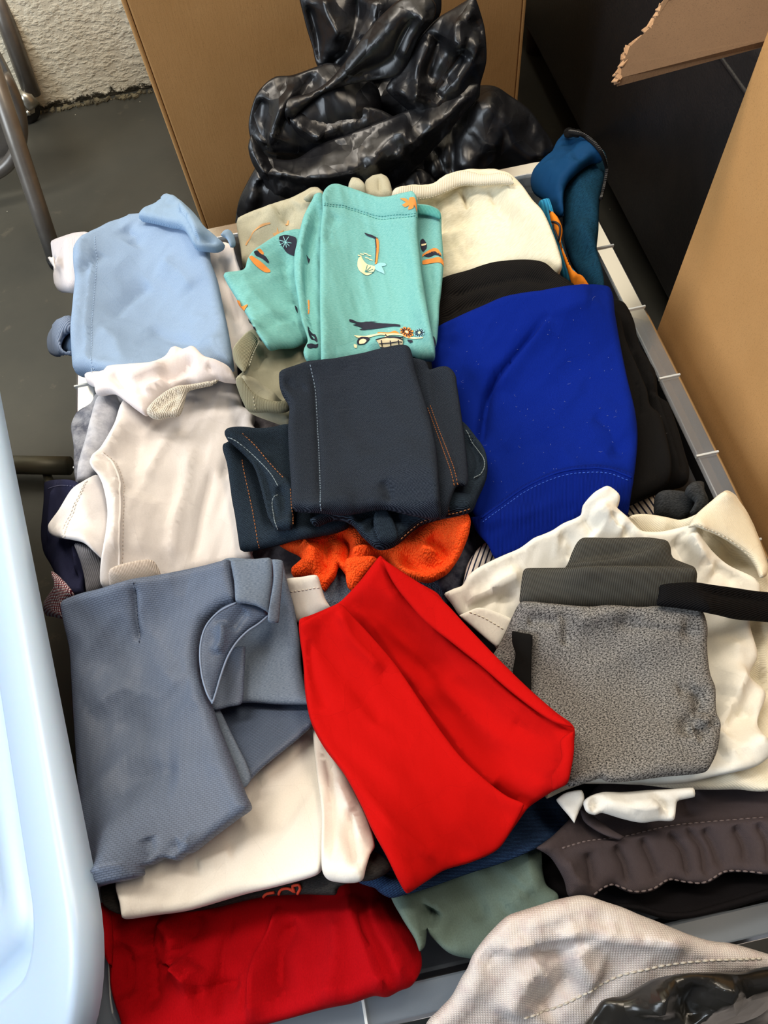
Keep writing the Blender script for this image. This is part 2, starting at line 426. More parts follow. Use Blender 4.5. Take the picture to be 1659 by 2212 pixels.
    used = np.unique(np.array(ff).ravel()); mp = -np.ones(len(vv), int); mp[used] = np.arange(len(used)); vv = vv[used]
    ff = [tuple(int(mp[i]) for i in f) for f in ff]
    top, bot, d = hgt(vv); nb = len(vv)
    A3 = np.array(ff); cr_ = (vv[A3[:, 1], 0] - vv[A3[:, 0], 0]) * (vv[A3[:, 2], 1] - vv[A3[:, 0], 1]) - (vv[A3[:, 1], 1] - vv[A3[:, 0], 1]) * (vv[A3[:, 2], 0] - vv[A3[:, 0], 0])
    A3[cr_ < 0] = A3[cr_ < 0][:, ::-1]
    bd = d < 2e-5; idx = np.arange(nb); bmap = np.where(bd, idx, nb + np.cumsum(~bd) - 1)
    mid = (top + bot) / 2
    tv = fr.world(vv, np.where(bd, mid, top)); bv = fr.world(vv[~bd], bot[~bd])
    faces = A3.tolist() + bmap[A3][:, ::-1].tolist()
    c_, s_ = math.cos(ang), math.sin(ang)
    uv = np.column_stack([vv[:, 0] * c_ + vv[:, 1] * s_, -vv[:, 0] * s_ + vv[:, 1] * c_])
    o = mesh_obj(name, np.concatenate([tv, bv]), faces, mat, parent, np.concatenate([uv, uv[~bd]]), True, label, kind)
    if fr.drape:
        m = (GXX >= lo[0]) & (GXX <= hi[0]) & (GYY >= lo[1]) & (GYY <= hi[1]); ii = np.argwhere(m)
        if len(ii):
            P = np.column_stack([GXX[m], GYY[m]]); s_in = inside(P, V); ii = ii[s_in]; P = P[s_in]
            if len(P): t_, _, _ = hgt(P); H[ii[:, 0], ii[:, 1]] = np.maximum(H[ii[:, 0], ii[:, 1]], t_)
    LAST['h'] = hgt; LAST['fr'] = fr; LAST['B'] = B; LAST['lift'] = lift + T; LAST['o'] = o; LAST['V'] = V
    return o
def on_top(px, off=.0005, src=None):
    """pixels -> world points lying on the last piece's upper face"""
    s = src or LAST; q = s['fr'].down(px, s['B'], s['lift']); h, _, _ = s['h'](q)
    return s['fr'].world(q, h + off)
def stitch(parent, pts, mat, view=P1, dash=.0022, gap=.0013, wd=.0005, name='stitching', src=None, off=.0002):
    q = spline(cr(view, pts), closed=False, step=2.5); P = on_top(q, off, src)
    L = np.linalg.norm(np.diff(P, axis=0), axis=1); cum = np.concatenate([[0], np.cumsum(L)]); mb = MB(); s = 0.0
    at = lambda t: np.array([np.interp(t, cum, P[:, k]) for k in range(3)])
    while s + dash < cum[-1]:
        mb.tube([at(s), at(s + dash * .5) + np.array([0, 0, .0002]), at(s + dash)], [wd * .7, wd, wd * .7], 5); s += dash + gap
    return mb.obj(name, mat, parent, True, kind='stuff')
def seam(parent, pts, mat, view=P1, wd=.0009, name='seam', src=None, off=-.0001):
    q = spline(cr(view, pts), closed=False, step=6); P = on_top(q, off, src)
    return MB().tube(P.tolist(), wd, 6).obj(name, mat, parent, True)
def printed(parent, pts, mat, view=P1, name='print', src=None, off=.0007):
    s = src or LAST; px = spline(cr(view, pts), step=4); V = s['fr'].down(px, s['B'], s['lift'])
    L = np.hypot(*(np.roll(V, -1, 0) - V).T); V = V[L > 1e-4]
    lo = V.min(0); hi = V.max(0); g = np.stack(np.meshgrid(np.arange(lo[0], hi[0], .002), np.arange(lo[1], hi[1], .002)), -1).reshape(-1, 2)
    if len(g):
        d, _, _ = seg_dist(g, V, np.roll(V, -1, 0)); g = g[inside(g, V) & (d > .0008)]
    al = np.concatenate([V, g]); r = geometry.delaunay_2d_cdt([Vector(p) for p in al.tolist()], [], [list(range(len(V)))], 1, 1e-5, False)
    vv = np.array([[p.x, p.y] for p in r[0]]); h, _, _ = s['h'](vv); n = len(vv)
    A3 = np.array([tuple(f) for f in r[2]]); A3 = A3[inside(vv[A3].mean(1), V)]
    v3 = s['fr'].world(vv, h + off); v4 = s['fr'].world(vv, h - .0004)
    return mesh_obj(name, np.concatenate([v3, v4]), A3.tolist() + (A3[:, ::-1] + n).tolist(), mat, parent, np.concatenate([vv, vv]), True)

# ================================================================== SETTING
t = NT('floor_vinyl'); co = t.n('ShaderNodeTexCoord').outputs['Object']
n1 = t.noise(co, 3.5, 5, .6); n2 = t.noise(co, 22, 5, .7); v = t.n('ShaderNodeTexVoronoi', {'Vector': co, 'Scale': 26.0}).outputs[0]
c = t.mix(t.ramp(n1, .35, .7), lin((52, 53, 49)), lin((68, 67, 60)))
c = t.mix(t.ramp(n2, .62, .75), c, lin((86, 82, 72))); c = t.mix(t.ramp(v, .035, .02), c, lin((190, 185, 170)))
t.link(c, t.bsdf.inputs['Base Color']); t.bsdf.inputs['Roughness'].default_value = .42; t.link(t.bump(n2, .0006, .5), t.bsdf.inputs['Normal'])
MATS['floor'] = t.m
o = MB().box((-2.2, -1.6, -.03), (2.2, 1.25, 0)).obj('floor', MATS['floor']); o['kind'] = 'structure'
t = NT('wall_paint'); co = t.n('ShaderNodeTexCoord').outputs['Object']
n1 = t.noise(t.n('ShaderNodeMapping', {'Vector': co, 'Scale': (.7, 1, 1.3)}).outputs[0], 110, 3, .5); n2 = t.noise(co, 28, 3, .5); sx = t.n('ShaderNodeSeparateXYZ', {0: co})
n3 = t.noise(co, 55, 5, .7)
zz = t.n('ShaderNodeMath', {0: n3, 1: .055}, operation='MULTIPLY').outputs[0]
zz = t.n('ShaderNodeMath', {0: sx.outputs[2], 1: zz}, operation='SUBTRACT').outputs[0]
c = t.mix(t.ramp(n2, .3, .7), lin((242, 236, 214)), lin((230, 222, 198)))
c = t.mix(t.ramp(zz, -.0135, -.0195), c, lin((50, 46, 34)))
t.link(c, t.bsdf.inputs['Base Color']); t.bsdf.inputs['Roughness'].default_value = .6
h = t.mix(.5, t.ramp(n1, .42, .68), t.ramp(n2, .35, .7)); t.link(t.bump(h, .0035, .7), t.bsdf.inputs['Normal']); MATS['wall'] = t.m
o = MB().box((-2.2, 1.25, -.03), (2.2, 1.33, 2.4)).obj('wall_back', MATS['wall']); o['kind'] = 'structure'
# crumbled paint and grit along the foot of the wall
mb = MB(); rr = random.Random(5)
for k in range(150):
    x = rr.uniform(-.75, -.2); s_ = rr.uniform(.002, .007)
    M = Matrix.Translation((x, 1.243 - abs(rr.gauss(0, .006)), s_ * .3)) @ Matrix.Rotation(rr.uniform(0, 6), 4, 'Z') @ Matrix.Rotation(rr.uniform(-.5, .5), 4, 'X')
    mb.box((-s_, -s_ * .6, -s_ * .3), (s_, s_ * .6, s_ * .3), M)
o = mb.obj('trim_1', plain('grit', (120, 112, 88), .9, c2=(40, 38, 30), nscale=90)); o['kind'] = 'stuff'; o['label'] = 'crumbled paint and grit along the foot of the wall'; o['category'] = 'grit'

# ================================================================== CARDBOARD
def cardboard(name, c, c2):
    if name in MATS: return MATS[name]
    t = NT(name); co = t.n('ShaderNodeTexCoord').outputs['Object']
    mp = t.n('ShaderNodeMapping', {'Vector': co, 'Scale': (1, 1, .12)}).outputs[0]
    a = t.noise(mp, 420, 3, .7); b = t.noise(co, 7, 4, .6); f = t.noise(co, 900, 2, .6)
    cc = t.mix(t.ramp(b, .3, .7), lin(c), lin(c2)); cc = t.mix(t.ramp(f, .55, .8), cc, tuple(x * .72 for x in lin(c2))); cc = t.mix(t.n('ShaderNodeMath', {0: t.ramp(a, .5, .8), 1: .3}, operation='MULTIPLY').outputs[0], cc, tuple(x * .8 for x in lin(c)))
    t.link(cc, t.bsdf.inputs['Base Color']); t.bsdf.inputs['Roughness'].default_value = .8; t.bsdf.inputs['Specular IOR Level'].default_value = .25
    t.link(t.bump(a, .0004, .6), t.bsdf.inputs['Normal']); MATS[name] = t.m; return t.m
CB = cardboard('cardboard', (200, 152, 98), (188, 140, 86)); CBI = cardboard('cardboard_shaded', (104, 80, 58), (92, 70, 50))  # second tone: flap's inner face, its shade put into the colour
kb = thing('cardboard_box', 'tall closed brown cardboard box standing behind the black bin bag by the wall', 'box', (-.18, .63, 0))
Mk = Matrix.Translation((-.178, .625, 0)) @ Matrix.Rotation(math.radians(8.2), 4, 'Z')
Wk, Dk, Hk = .515, .535, .62
for nm, lo, hi in (('front_panel', (.006, 0, 0), (Wk - .006, .005, Hk)), ('side_panel', (0, 0, 0), (.0055, Dk, Hk)), ('side_panel', (Wk - .0055, 0, 0), (Wk, Dk, Hk)), ('back_panel', (.006, Dk - .005, 0), (Wk - .006, Dk, Hk)),
                   ('bottom_panel', (.006, .006, 0), (Wk - .006, Dk - .006, .005)), ('top_flap', (0, 0, Hk + .0005), (Wk, Dk / 2 - .001, Hk + .005)), ('top_flap', (0, Dk / 2 + .001, Hk + .0005), (Wk, Dk, Hk + .005))):
    bevel(MB().box(lo, hi, Mk).obj(nm, CB, kb), .002)
MB().box((.0, -.0008, .0), (.05, -.0002, .0), Mk)
rb = thing('cardboard_box', 'big open brown cardboard box with a torn flap, along the right side of the tub', 'box', (.34, -.1, 0))
X0, X1, Y0, Y1, HB = .333, .80, -.30, .172, .60
for nm, lo, hi in (('side_panel', (X0, Y0, 0), (X0 + .005, Y1, HB)), ('back_panel', (X0 + .006, Y1 - .005, 0), (X1, Y1, HB)), ('side_panel', (X1 - .005, Y0, 0), (X1, Y1 - .006, HB)), ('front_panel', (X0 + .006, Y0, 0), (X1 - .006, Y0 + .005, HB)), ('bottom_panel', (X0 + .006, Y0 + .006, 0), (X1 - .006, Y1 - .006, .005))):
    bevel(MB().box(lo, hi).obj(nm, CB, rb), .0018)
# torn flap: folded out from the back top edge, its left end ripped
fl = [(.222, .169), (.345, .176), (.45, .178), (.80, .18), (.80, .42), (.52, .42), (.44, .385), (.40, .352), (.362, .318), (.34, .292), (.318, .27), (.296, .247), (.282, .236), (.262, .212), (.240, .197), (.231, .183)]
def flapz(x, y): return .571 + .18 * (y - .17) - (.0 if x > .33 else (x - .33) * -.02)
vv = []; ff = []
n = len(fl); rr = random.Random(2)
for lay in (0, 1):
    for i, (x, y) in enumerate(fl):
        j = rr.uniform(-.0025, .0025) if i > 4 or i == 0 else 0
        vv.append((x + j - lay * .003 * (i > 6), y + j + lay * .002 * (i > 6), flapz(x, y) + (0, -.0045)[lay]))
ff = [tuple(range(n)), tuple(reversed(range(n, 2 * n)))] + [(i, i + n, (i + 1) % n + n, (i + 1) % n) for i in range(n)]
fo = mesh_obj('torn_flap', vv, ff, CBI, rb, smooth=False, label='ragged torn flap with frayed paper edge')
mb = MB(); edge = [fl[i] for i in range(6, 16)] + [fl[0]]
for a, b in zip(edge[:-1], edge[1:]):
    for q in range(9):
        f0 = q / 9; x = a[0] + (b[0] - a[0]) * f0; y = a[1] + (b[1] - a[1]) * f0; s_ = rr.uniform(.003, .006)
        M = Matrix.Translation((x + rr.uniform(-.002, .001), y + rr.uniform(-.001, .002), flapz(x, y) - rr.uniform(0, .005))) @ Matrix.Rotation(math.atan2(b[1] - a[1], b[0] - a[0]) + rr.uniform(-.3, .3), 4, 'Z') @ Matrix.Rotation(rr.uniform(-.5, .5), 4, 'X')
        mb.box((-s_, -.0022, -.0004), (s_, .0022, .0004), M)
mb.obj('torn_paper_edge', cardboard('cardboard_torn', (176, 142, 110), (150, 116, 86)), rb, kind='stuff')

# ================================================================== BLACK COUCH
LE = plain('black_leather', (28, 28, 30), .40, spec=.5, c2=(34, 32, 33), bumps=(260, .0007), nscale=30)
sf = thing('couch', 'black leather couch standing behind the right side of the tub', 'couch', (.7, .75, 0))
def rbox(name, lo, hi, r, parent, mat, seg=5):
    o = MB().box(lo, hi).obj(name, mat, parent, True); bevel(o, r, seg); return o
rbox('side_panel', (.462, .19, .075), (.56, 1.2, .455), .022, sf, LE)
rbox('arm_cushion', (.475, .2, .457), (.72, 1.2, .555), .04, sf, LE)
rbox('seat_base', (.565, .2, .09), (1.3, 1.19, .36), .02, sf, LE)
rbox('seat_cushion', (.73, .2, .365), (1.28, 1.15, .50), .05, sf, LE)
MB().tube([(.4625, y, .40) for y in np.linspace(.2, 1.15, 20)], .003, 8).obj('piping', LE, sf, True)
for x in (.51, 1.2):
    for y in (.24, 1.12): MB().tube([(x, y, 0), (x, y, .092)], [.02, .026], 14).obj('leg', plain('dark_wood', (58, 36, 20), .5), sf, True)

# ================================================================== TUB
t = NT('translucent_plastic'); nt = t.t
co = t.n('ShaderNodeTexCoord').outputs['Object']; fr_ = t.noise(co, 30, 3, .5)
d = t.n('ShaderNodeBsdfDiffuse', {'Color': (.54, .64, .76, 1)}); tl = t.n('ShaderNodeBsdfTranslucent', {'Color': (.7, .76, .82, 1)})
gl = t.n('ShaderNodeBsdfGlossy', {'Color': (1, 1, 1, 1), 'Roughness': .22}); tr = t.n('ShaderNodeBsdfTransparent', {'Color': (.86, .89, .92, 1)})
m1 = t.n('ShaderNodeMixShader', {0: .45, 1: d.outputs[0], 2: tl.outputs[0]}); m2 = t.n('ShaderNodeMixShader', {0: .74, 1: m1.outputs[0], 2: tr.outputs[0]})
fz = t.n('ShaderNodeFresnel', {0: 1.45}); m3 = t.n('ShaderNodeMixShader', {0: fz.outputs[0], 1: m2.outputs[0], 2: gl.outputs[0]})
t.link(m3.outputs[0], t.out.inputs[0]); MATS['tub'] = t.m
def rrect(hx, hy, r, n=6, bow=0.0, z=0, m=16):
    pts = []
    cs = [(hx - r, hy - r, 0), (-hx + r, hy - r, 90), (-hx + r, -hy + r, 180), (hx - r, -hy + r, 270)]
    for i, (cx, cy, a0) in enumerate(cs):
        for k in range(n + 1):
            a = math.radians(a0 + 90 * k / n); pts.append([cx + r * math.cos(a), cy + r * math.sin(a)])
        nx = cs[(i + 1) % 4]; a = math.radians(a0 + 90); p = np.array([cx + r * math.cos(a), cy + r * math.sin(a)]); b_ = math.radians(nx[2]); q = np.array([nx[0] + r * math.cos(b_), nx[1] + r * math.sin(b_)])
        for k in range(1, m): pts.append(list(p + (q - p) * k / m))
    P = np.array(pts)
    P[:, 0] += np.sign(P[:, 0]) * bow * np.clip(1 - (P[:, 1] / hy) ** 2, 0, 1) * (np.abs(P[:, 0]) > hx - r * .5)
    return np.column_stack([P, np.full(len(P), z)])
def loft(rings, closed=True):
    n = len(rings[0]); v = np.concatenate(rings); f = []
    for i in range(len(rings) - 1):
        for k in range(n): a = i * n + k; b = i * n + (k + 1) % n; f.append((a, b, b + n, a + n))
    return v, f, n
tub = thing('storage_tub', 'large clear plastic storage tub packed with folded children\'s clothes', 'storage tub', (0, 0, 0))
prof = [(.235, .335, .008, .04), (.240, .340, .012, .04), (.258, .3637, .20, .035), (.2655, .3712, ZR - .012, .033), (.268, .3737, ZR - .002, .032), (.270, .3757, ZR, .032), (.287, .3927, ZR, .036), (.290, .3957, ZR - .003, .037), (.2905, .3962, ZR - .022, .037),
        (.2885, .3942, ZR - .022, .037), (.288, .3937, ZR - .0035, .036), (.2685, .3745, ZR - .0035, .032), (.2635, .3692, ZR - .02, .033), (.2555, .361, .20, .035), (.2375, .3375, .006, .04), (.2, .3, .005, .04)]
prof = [(a, b, z, r) for a, b, z, r in prof]
rings = [rrect(a, b, r, z=z, bow=.006 if z > .25 else .002) for a, b, z, r in prof]
v, f, n = loft(rings)
f.append(tuple(reversed(range(n)))); f.append(tuple(range((len(rings) - 1) * n, len(rings) * n)))
to = mesh_obj('tub_body', v, f, MATS['tub'], tub, smooth=False); bevel(to, .0006, 1)
mb = None
TR = plain('frosted_edge', (214, 222, 226), .35)
for sx_, ys in ((1, (-.30, -.21, -.12, -.03, .06, .15, .24, .32)), (-1, (-.30, -.20, -.10, 0, .10, .20, .30))):
    for y in ys:
        xb = .006 * (1 - (y / .3957) ** 2)
        MB().box((sx_ * (.279 + xb) - .011, y - .0009, ZR - .0038), (sx_ * (.279 + xb) + .0098, y + .0009, ZR + .0016)).obj('rim_rib', MATS['tub'] if False else TR, tub)
for sy_ in (1, -1):
    for x in (-.2, -.1, 0, .1, .2): MB().box((x - .0009, sy_ * .3847 - .0105, ZR - .0038), (x + .0009, sy_ * .3847 + .0095, ZR + .0016)).obj('rim_rib', TR, tub)

# ================================================================== GARMENTS DEEP IN THE TUB
def heap(name, label, x0, x1, y0, y1, z0, z1, mat, cat='clothes'):
    """a folded garment: rounded layers with soft bulging sides"""
    n = 5; rings = []
    k = 0
    for i in range(n):
        a = z0 + (z1 - z0) * i / n; b = z0 + (z1 - z0) * (i + 1) / n; m = (a + b) / 2
        for z, ins in ((a + .0005, .010), (a + (b - a) * .2, .003), (m, 0), (b - (b - a) * .2, .003), (b - .0005, .010)):
            j = .004 * math.sin(k * 1.7 + x0 * 30)
            r = rrect((x1 - x0) / 2 - ins - abs(j), (y1 - y0) / 2 - ins - abs(j), .03, z=z, m=10)
            r[:, 0] += (x0 + x1) / 2; r[:, 1] += (y0 + y1) / 2; rings.append(r)
        k += 1
    for ins in (.03, .07):
        r = rrect((x1 - x0) / 2 - ins, (y1 - y0) / 2 - ins, .02, z=z1 + .002, m=10); r[:, 0] += (x0 + x1) / 2; r[:, 1] += (y0 + y1) / 2; rings.append(r)
    v, f, nn = loft(rings); v[:, 2] += .004 * fbm(v[:, 0] * 25, v[:, 1] * 25, 3) * (v[:, 2] > z0 + .01)
    f.append(tuple(reversed(range(nn)))); f.append(tuple(range((len(rings) - 1) * nn, len(rings) * nn)))
    o = mesh_obj(name, v, f, mat, None, v[:, :2]); tag(o, label, cat, 'folded clothes deep in the tub')
    return o
heap('folded_sweater', 'thick charcoal folded sweater deep in the tub under the light blue shirt', -.225, -.003, .13, .325, .016, .272, fabric('charcoal_knit', (42, 43, 46)))
heap('folded_sweater', 'thick slate folded sweater deep in the tub under the cream sweatshorts', .003, .225, .13, .325, .016, .272, fabric('slate_knit', (60, 64, 72)))
heap('folded_trousers', 'folded dark trousers deep in the tub under the white short sleeved shirt', -.225, -.003, -.11, .122, .016, .27, fabric('dark_twill', (36, 37, 42)))
heap('folded_trousers', 'folded black trousers deep in the tub under the royal blue sweatshirt', .003, .225, -.11, .122, .016, .27, fabric('black_knit', (22, 22, 24)))
heap('folded_hoodie', 'folded grey hoodie deep in the tub under the blue grey dress shirt', -.225, -.003, -.325, -.118, .016, .25, fabric('grey_knit', (70, 70, 74)))
heap('folded_hoodie', 'folded black hoodie deep in the tub under the heather grey sweatpants', .003, .225, -.325, -.118, .016, .25, MATS['black_knit'])


def lint(parent, poly, n, mat, view=P1, seed=1, src=None):
    """stray fibres and specks of fluff caught on the cloth"""
    V_ = cr(view, poly); rr_ = np.random.RandomState(seed); lo_, hi_ = V_.min(0), V_.max(0)
    q = rr_.uniform(lo_, hi_, (n * 3, 2)); q = q[inside(q, V_)][:n]; P = on_top(q, .0005, src); mb_ = MB()
    for p in P:
        a = rr_.uniform(0, 6.3); L_ = rr_.choice([.0004, .0007, .0016, .0030], p=[.45, .35, .15, .05]); d = np.array([math.cos(a), math.sin(a), 0]) * L_; b_ = np.array([-d[1], d[0], 0]) * .35
        mb_.tube([p - d, p + b_, p + d], (.00007 if L_ > .001 else .00011), 4)
    return mb_.obj('lint', mat, parent, True, kind='stuff')
# ================================================================== GARMENTS, bottom to top
def garment(name, label, cat, px, z=.30, group=None):
    p = CAM + rays([px])[0] * ((z - CAM[2]) / rays([px])[0][2])
    return thing(name, label, cat, tuple(p), group)
TH_W = plain('white_thread', (225, 220, 212), .8); TH_O = plain('orange_thread', (150, 92, 48), .8); TH_B = plain('pale_blue_thread', (125, 145, 165), .8)
WHT = fabric('white_jersey', (232, 224, 220), 'jersey'); CRM = fabric('cream_jersey', (232, 226, 212), 'jersey'); CRR = fabric('cream_rib', (230, 224, 208), 'rib', (205, 198, 182))

# --- front of the tub, lowest
g = garment('trousers', 'black trousers with a turned waist, lowest at the front right of the tub', 'trousers', (1500, 1950), .26)
BKT = fabric('black_twill', (19, 17, 19), 'knit')
piece('trouser_leg', g, [(690, 400), (780, 300), (1000, 250), (1700, 200), (2000, 300), (1990, 480), (1700, 545), (1480, 600), (1330, 640), (1240, 650), (1130, 620), (1040, 600), (930, 570), (820, 560), (740, 520)], BKT, T=.028, view=VH, wr=(.002, .05, .012, 2.9))
piece('waistband', g, [(1030, 580), (1130, 590), (1220, 615), (1330, 615), (1480, 575), (1659, 520), (1900, 450), (1910, 480), (1659, 556), (1480, 612), (1330, 645), (1220, 645), (1120, 615), (1030, 600)], BKT, T=.008, view=VH)

g = garment('sweatshirt', 'bright red sweatshirt crumpled at the front left, below the cream shirt', 'sweatshirt', (550, 2060), .27)
RED = fabric('red_fleece', (158, 4, 14), 'knit')
piece('body', g, [(370, 480), (500, 430), (900, 380), (1380, 340), (1500, 380), (1560, 450), (1620, 540), (1670, 640), (1678, 720), (1640, 790), (1590, 812), (1540, 837), (1490, 832), (1400, 862), (1300, 882), (1150, 922), (1060, 946), (900, 990), (700, 1030), (540, 1030), (480, 900), (450, 800), (440, 700), (405, 600), (385, 540)],
      RED, T=.04, R=.02, view=VG, wr=(.0035, .05, .05, .3), sp=.0038,
      folds=[([(1100, 470), (1070, 560), (1010, 680), (990, 800), (990, 950)], .006, .02, 's'), ([(780, 500), (770, 570), (720, 650), (700, 700)], .005, .009, 'v'), ([(440, 560), (480, 610), (560, 640), (640, 620)], .004, .008, 'r'),
             ([(1400, 420), (1420, 500), (1480, 650), (1520, 750), (1570, 810)], .007, .02, 't'), ([(1470, 440), (1500, 540), (1560, 640), (1590, 720), (1640, 750)], .006, .010, 'r'), ([(700, 700), (760, 770), (850, 790)], .004, .012, 'r'), ([(930, 520), (890, 640), (875, 800), (870, 940)], .002, .004, 'v'),
             ([(560, 560), (600, 640), (590, 720), (600, 900)], .007, .010, 'v'), ([(620, 540), (680, 580), (700, 700), (690, 720)], .007, .010, 'r'), ([(460, 620), (500, 700), (490, 850)], .006, .008, 'v'), ([(800, 700), (760, 760), (700, 700)], .006, .008, 'r'), ([(1180, 520), (1120, 650), (1100, 850)], .006, .012, 'v'), ([(760, 840), (830, 800), (960, 780)], .005, .010, 'v'), ([(1330, 500), (1340, 650), (1300, 870)], .004, .010, 'r')])
piece('sleeve', g, [(372, 485), (410, 470), (440, 500), (450, 600), (446, 720), (425, 680), (395, 580), (380, 520)], RED, T=.014, view=VG, soft=.005)
piece('cuff', g, [(318, 245), (345, 225), (360, 300), (350, 330), (330, 295)], RED, T=.010, view=VG, keep=True)

g = garment('jeans', 'dark blue denim jeans under the red T-shirt, above the sage green sweatshirt', 'jeans', (1010, 1850), .27)
DN2 = fabric('indigo_denim', (16, 26, 48), 'denim', (44, 70, 104))
gs = garment('sweatshirt', 'sage green sweatshirt at the front middle, between the crumpled red sweatshirt and the woven sack', 'sweatshirt', (1000, 1960), .27)
SAG = fabric('sage_green_fleece', (92, 108, 100), 'knit')
piece('body', gs, [(85, 548), (110, 480), (400, 350), (700, 330), (720, 450), (735, 505), (785, 550), (760, 640), (640, 760), (500, 830), (430, 815), (330, 790), (250, 715), (237, 690), (228, 760), (205, 785), (185, 730), (130, 640)],
      SAG, T=.036, R=.018, view=VH, wr=(.003, .05, .03, .4), folds=[([(238, 690), (240, 650), (260, 600)], .009, .006, 'v'), ([(600, 500), (640, 450), (700, 420)], .003, .012, 'r'), ([(300, 760), (400, 640), (500, 600)], .003, .010, 'v'), ([(720, 460), (640, 520), (560, 600)], .004, .012, 'r')])
piece('leg', g, [(-60, 430), (0, 330), (200, 260), (500, 160), (720, 100), (790, 150), (832, 240), (830, 285), (700, 350), (560, 410), (400, 462), (200, 532), (80, 556), (20, 520)], DN2, T=.016, view=VH, ang=.6, wr=(.001, .04, .02, .4))
piece('leg', g, [(-80, 470), (0, 440), (90, 470), (200, 520), (90, 560), (20, 520), (-40, 500)], DN2, T=.010, view=VH, ang=.2)

g = garment('shorts', 'dark grey brown twill shorts with a gathered elastic waist at the front right', 'shorts', (1450, 1830), .29)
TW = fabric('brown_grey_twill', (62, 54, 56), 'pique', (74, 66, 68), s=1.6)
piece('shorts_body', g, [(690, 352), (760, 300), (860, 200), (1000, 60), (1400, 40), (1900, 20), (2050, 200), (2000, 400), (1659, 462), (1560, 452), (1480, 456), (1440, 480), (1400, 500), (1330, 498), (1250, 488), (1180, 530), (1100, 542), (1040, 522), (1010, 508), (960, 530), (930, 556), (870, 555), (825, 550), (805, 480), (750, 390)],
      TW, T=.022, view=VH, sp=.0034, wr=(.0012, .03, .03, .2),
      folds=[([(800, 358), (900, 330), (1050, 312), (1240, 268), (1400, 250), (1659, 230), (1900, 200)], .005, .02, 't'), ([(900, 370), (920, 440), (925, 530)], .003, .004, 'v'), ([(1010, 340), (1060, 420), (1080, 520)], .0035, .004, 'v'), ([(1120, 310), (1170, 400), (1210, 500)], .0035, .004, 'v'), ([(1230, 290), (1300, 360), (1330, 480)], .0035, .004, 'v'),
             ([(1300, 270), (1380, 350), (1400, 480)], .003, .004, 'v'), ([(1380, 270), (1430, 340), (1470, 440)], .0035, .005, 'v'), ([(1500, 260), (1560, 340), (1570, 440)], .0035, .005, 'v'), ([(1590, 250), (1650, 330), (1670, 440)], .003, .004, 'v'), ([(820, 400), (850, 470), (930, 540)], .003, .005, 'r'), ([(1350, 110), (1320, 160), (1340, 220)], .004, .008, 'v')])
TB = plain('dusty_brown_thread', (104, 92, 92), .9)
stitch(g, [(800, 352), (900, 324), (1050, 306), (1240, 262), (1400, 244), (1655, 224)], TB, VH, dash=.003, wd=.0008)
stitch(g, [(935, 545), (1010, 503), (1100, 532), (1180, 522), (1250, 482), (1330, 492), (1400, 494), (1480, 450), (1560, 446), (1655, 456)], TB, VH, dash=.003, wd=.0008)
piece('pocket_edge', g, [(875, 190), (905, 200), (1000, 270), (1060, 305), (1040, 318), (960, 290), (890, 240)], TW, T=.006, view=VH, soft=.004)

g = garment('top', 'charcoal heather top with orange stitching, squeezed between the cream shirt and the red sweatshirt', 'top', (600, 1920), .29)
CHF = fabric('charcoal_heather', (50, 48, 46), 'heather', (34, 33, 33))
piece('body', g, [(405, 405), (430, 300), (700, 200), (1200, 180), (1450, 240), (1530, 280), (1560, 320), (1530, 350), (1480, 372), (1400, 380), (1350, 400), (1335, 430), (1200, 428), (1040, 440), (800, 492), (520, 512), (470, 505), (425, 480), (408, 445)], CHF, T=.022, view=VG, wr=(.0015, .03, .03, 0))
OE = plain('orange_embroidery', (205, 66, 34), .8)
seam(g, [(1105, 428), (1120, 408), (1150, 405), (1170, 418), (1165, 395), (1190, 390), (1195, 405), (1180, 425)], OE, VG, .0010, 'embroidery', off=.0006)
seam(g, [(1040, 438), (1060, 425), (1090, 420)], OE, VG, .0010, 'embroidery', off=.0006)

# --- back of the tub, lowest
g = garment('jacket', 'dark teal zipped jacket standing up out of the back right corner of the tub', 'jacket', (1230, 500), .3)
BLU = fabric('petrol_lining', (16, 58, 96), 'jersey', rough=.7); TEH = fabric('dark_teal_heather', (14, 38, 54), 'heather', (24, 64, 86), ang=.9)
up = lambda c, h, r: (lambda P: h * np.exp(-((P[:, 0] - c[0]) ** 2 + (P[:, 1] - c[1]) ** 2) / r ** 2))
piece('sleeve', g, [(945, 695), (965, 740), (952, 800), (930, 880), (925, 1000), (918, 1090), (940, 1180), (950, 1260), (925, 1280), (880, 1240), (840, 1180), (800, 1110), (775, 1020), (770, 930), (755, 850), (780, 780), (840, 710), (900, 670)], TEH, T=.045, R=.02, view=VQ, keep=True, wr=(.002, .03, .012, 1.2), lift=.012,
      folds=[([(800, 1010), (850, 1080), (900, 1130)], .006, .009, 'v'), ([(830, 960), (880, 1040), (920, 1060)], .004, .008, 'r'), ([(790, 1100), (850, 1180), (920, 1230)], .005, .008, 'v')])
piece('collar_lining', g, [(790, 575), (840, 590), (890, 620), (930, 660), (945, 690), (905, 690), (850, 725), (800, 775), (775, 840), (775, 935), (745, 925), (705, 870), (650, 830), (632, 790), (640, 750), (680, 710), (715, 680), (740, 630), (765, 595)], BLU, T=.026, R=.012, view=VQ, keep=True, soft=.005, wr=(.0015, .03, .015, 1.0),
      folds=[([(800, 600), (830, 660), (880, 690)], .003, .008, 'v'), ([(700, 700), (720, 800), (760, 900)], .004, .012, 'r')])
piece('collar_edge', g, [(775, 570), (800, 562), (850, 572), (848, 588), (800, 590), (778, 588)], fabric('black_fleece', (22, 20, 21), 'terry', (14, 14, 14)), T=.008, view=VQ, keep=True, soft=.004)
zp = on_top(spline(cr(VQ, [(800, 575), (850, 585), (895, 615), (930, 655), (950, 690), (962, 735), (952, 800), (938, 860)]), closed=False, step=4), .002)
